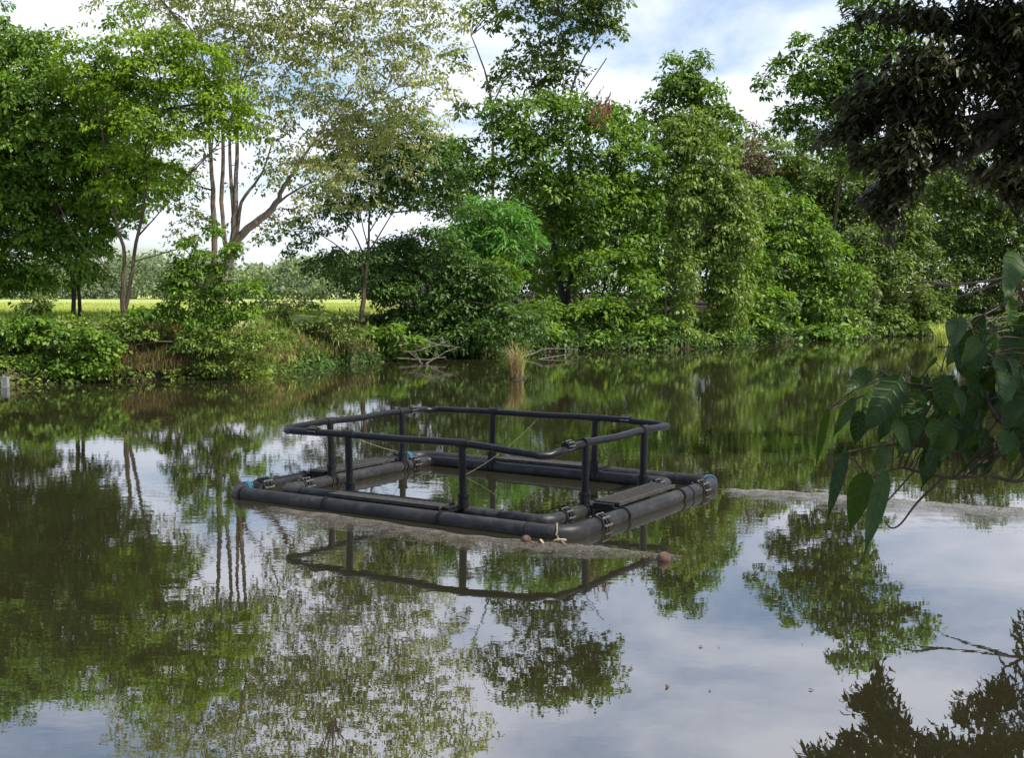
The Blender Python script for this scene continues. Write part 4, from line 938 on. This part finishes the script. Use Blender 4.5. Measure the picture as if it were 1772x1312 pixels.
# litter flakes
cs_ = []
def lit_zone(u0, u1, f0, f1, n):
    for _ in range(n):
        s = random.random(); u = u0 + (u1 - u0) * s; v = f0(u) + (f1(u) - f0(u)) * random.random() ** 1.5; cs_.append(on_water(u, v, .008))
lit_zone(430, 1180, lambda u: np.interp(u, [425, 800, 1000, 1190], [874, 928, 944, 963]), lambda u: np.interp(u, [430, 700, 1000, 1190], [884, 936, 968, 970]), 480)
lit_zone(1240, 1772, lambda u: np.interp(u, [1236, 1450, 1772], [845, 856, 880]), lambda u: np.interp(u, [1236, 1450, 1772], [849, 861, 886]), 330)
lit_zone(20, 1750, lambda u: 680, lambda u: 1300, 80)
P = np.array(cs_); m_ = len(P); a = rng.random(m_) * 6.28
T = np.stack([np.cos(a), np.sin(a), rng.uniform(-.05, .15, m_)], 1); Nn = unit(np.stack([rng.normal(size=m_) * .2, rng.normal(size=m_) * .2, np.ones(m_)], 1))
ll = rng.uniform(.015, .055, m_)
tag(leaves_mesh('leaf_litter', leaf_quads(P, T, Nn, ll, ll * .5, .2), rng.random(m_), M['brown']), 'small bits of dead leaf floating on the water', 'leaf litter', kind='stuff')
M['husk'] = noise_mat('coconut_husk', (.05, .03, .02), (.16, .095, .065), 14, bump=.6, stretch=(1, 1, .5))
M['palehusk'] = noise_mat('pale_husk', (.25, .19, .11), (.45, .38, .26), 14, bump=.5)
def nut(u, v, r, label, mat='husk', sq=(1.2, 1, .9)):
    p = on_water(u, v); ns, nr = 14, 9; V = []; Fc = []
    for i in range(nr + 1):
        th = math.pi * i / nr
        for j in range(ns):
            ph = 2 * math.pi * j / ns; k = 1 + .06 * math.sin(3 * ph + r * 90) + .10 * math.cos(th) ** 3
            V.append((r * sq[0] * k * math.sin(th) * math.cos(ph), r * sq[1] * k * math.sin(th) * math.sin(ph), r * sq[2] * k * math.cos(th)))
    for i in range(nr):
        for j in range(ns): Fc.append((i * ns + j, (i + 1) * ns + j, (i + 1) * ns + (j + 1) % ns, i * ns + (j + 1) % ns))
    me = bpy.data.meshes.new('coconut'); me.from_pydata(V, [], Fc); me.polygons.foreach_set('use_smooth', np.ones(len(me.polygons), dtype=bool)); me.update()
    o = link_mesh('coconut' if mat == 'husk' else 'husk_piece', me, M[mat]); o.location = (float(p[0]), float(p[1]), r * .25); o.rotation_euler = (random.random(), random.random() * .6, random.random() * 3)
    return tag(o, label, 'coconut' if mat == 'husk' else 'husk')
nut(1148, 970, .085, 'brown coconut floating alone at the right end of the scum patch')
nut(910, 937, .065, 'reddish brown husk ball floating against the near cage pipe')
nut(938, 940, .045, 'small pale husk fragment just right of the reddish husk ball', 'palehusk', (1.5, 1, .4))
nut(968, 938, .055, 'flat pale greenish husk floating under the cage corner', 'palehusk', (1.7, 1, .4))
nut(1155, 1190, .02, 'tiny dark seed floating on the open water at lower middle', 'husk', (1.5, 1, .5))

# small concrete block at the left water edge
mb = MB(); p = at(9, 660, 39.8); s = .10
mb.box((p[0], p[1], .1), (s, 0, 0), (0, s, 0), (0, 0, .20)); mb.box((p[0], p[1], .32), (s * 1.05, 0, 0), (0, s * 1.05, 0), (0, 0, .02))
o = mb.build('concrete_post', noise_mat('concrete', (.14, .14, .15), (.24, .24, .25), 9), smooth=False)
tag(o, 'short grey concrete post in the water at the far left edge', 'post')

# ------------------------------------------------------------------ light
SUN_EL, SUN_AZ = R(57), R(112)        # azimuth clockwise from +Y (view direction) towards +X
sd = Vector((math.sin(SUN_AZ) * math.cos(SUN_EL), math.cos(SUN_AZ) * math.cos(SUN_EL), math.sin(SUN_EL)))
sl = bpy.data.lights.new('sun', 'SUN'); sl.energy = 5.0; sl.angle = R(.5); sl.color = (1, .95, .86)
so = bpy.data.objects.new('sun', sl); COL.objects.link(so); so.rotation_euler = (-sd).to_track_quat('-Z', 'Y').to_euler(); so.location = (20, -20, 60)
w = bpy.data.worlds.new('World'); SC.world = w; w.use_nodes = True; nt = w.node_tree; nt.nodes.clear(); L = nt.links.new
out = N(nt, 'ShaderNodeOutputWorld'); bg = N(nt, 'ShaderNodeBackground'); bg.inputs['Strength'].default_value = .090
sky = N(nt, 'ShaderNodeTexSky', sky_type='NISHITA'); sky.sun_disc = False; sky.sun_elevation = SUN_EL; sky.sun_rotation = SUN_AZ
sky.air_density = 1.0; sky.dust_density = 1.2; sky.ozone_density = 1.5
tc = N(nt, 'ShaderNodeTexCoord'); sp_ = N(nt, 'ShaderNodeSeparateXYZ'); L(tc.outputs['Generated'], sp_.inputs[0])
zc = N(nt, 'ShaderNodeMath', operation='MAXIMUM'); L(sp_.outputs['Z'], zc.inputs[0]); zc.inputs[1].default_value = .0
za = N(nt, 'ShaderNodeMath', operation='ADD'); L(zc.outputs[0], za.inputs[0]); za.inputs[1].default_value = .22
dx = N(nt, 'ShaderNodeMath', operation='DIVIDE'); L(sp_.outputs['X'], dx.inputs[0]); L(za.outputs[0], dx.inputs[1])
dy = N(nt, 'ShaderNodeMath', operation='DIVIDE'); L(sp_.outputs['Y'], dy.inputs[0]); L(za.outputs[0], dy.inputs[1])
cb = N(nt, 'ShaderNodeCombineXYZ'); L(dx.outputs[0], cb.inputs[0]); L(dy.outputs[0], cb.inputs[1])
mp = N(nt, 'ShaderNodeMapping'); mp.inputs['Location'].default_value = (2.3, .7, 0); mp.inputs['Scale'].default_value = (1, 1, 1); L(cb.outputs[0], mp.inputs[0])
no = N(nt, 'ShaderNodeTexNoise'); no.inputs['Scale'].default_value = 1.7; no.inputs['Detail'].default_value = 8; no.inputs['Roughness'].default_value = .55; no.inputs['Distortion'].default_value = .3
L(mp.outputs[0], no.inputs['Vector'])
cr = N(nt, 'ShaderNodeValToRGB'); e = cr.color_ramp.elements; e[0].position = .36; e[0].color = (0, 0, 0, 1); e[1].position = .56; e[1].color = (1, 1, 1, 1)
# cloud cover thinned in the unseen sky behind the camera, to cut fill light
cv = N(nt, 'ShaderNodeMapRange'); cv.inputs[1].default_value = -.5; cv.inputs[2].default_value = .45; cv.inputs[3].default_value = -.22; cv.inputs[4].default_value = 0; L(sp_.outputs['Y'], cv.inputs[0])
cd = N(nt, 'ShaderNodeMath', operation='ADD'); L(no.outputs['Fac'], cd.inputs[0]); L(cv.outputs[0], cd.inputs[1]); L(cd.outputs[0], cr.inputs[0])
mx = N(nt, 'ShaderNodeMix', data_type='RGBA'); L(cr.outputs[0], mx.inputs[0]); mx.inputs[7].default_value = (9.3, 9.8, 11.0, 1)
sm_ = N(nt, 'ShaderNodeMix', data_type='RGBA', blend_type='MULTIPLY'); sm_.inputs[0].default_value = 1; L(sky.outputs[0], sm_.inputs[6]); sm_.inputs[7].default_value = (1.5, 1.5, 1.5, 1)
L(sm_.outputs[2], mx.inputs[6])
L(mx.outputs[2], bg.inputs['Color']); L(bg.outputs[0], out.inputs['Surface'])

# ------------------------------------------------------------------ camera
cam = bpy.data.cameras.new('camera'); co = bpy.data.objects.new('camera', cam); COL.objects.link(co); SC.camera = co
co.location = (0, 0, CH); co.rotation_euler = (math.pi / 2 - PITCH, 0, 0)
cam.sensor_fit = 'HORIZONTAL'; cam.sensor_width = 36; cam.lens = 36 * F / 1772; cam.clip_end = 5000; cam.clip_start = .05
SC.view_settings.view_transform = 'Standard'; SC.view_settings.look = 'None'; SC.view_settings.exposure = .42; SC.view_settings.gamma = 1
SC.cycles.max_bounces = 8; SC.cycles.transparent_max_bounces = 8; SC.cycles.use_denoising = True
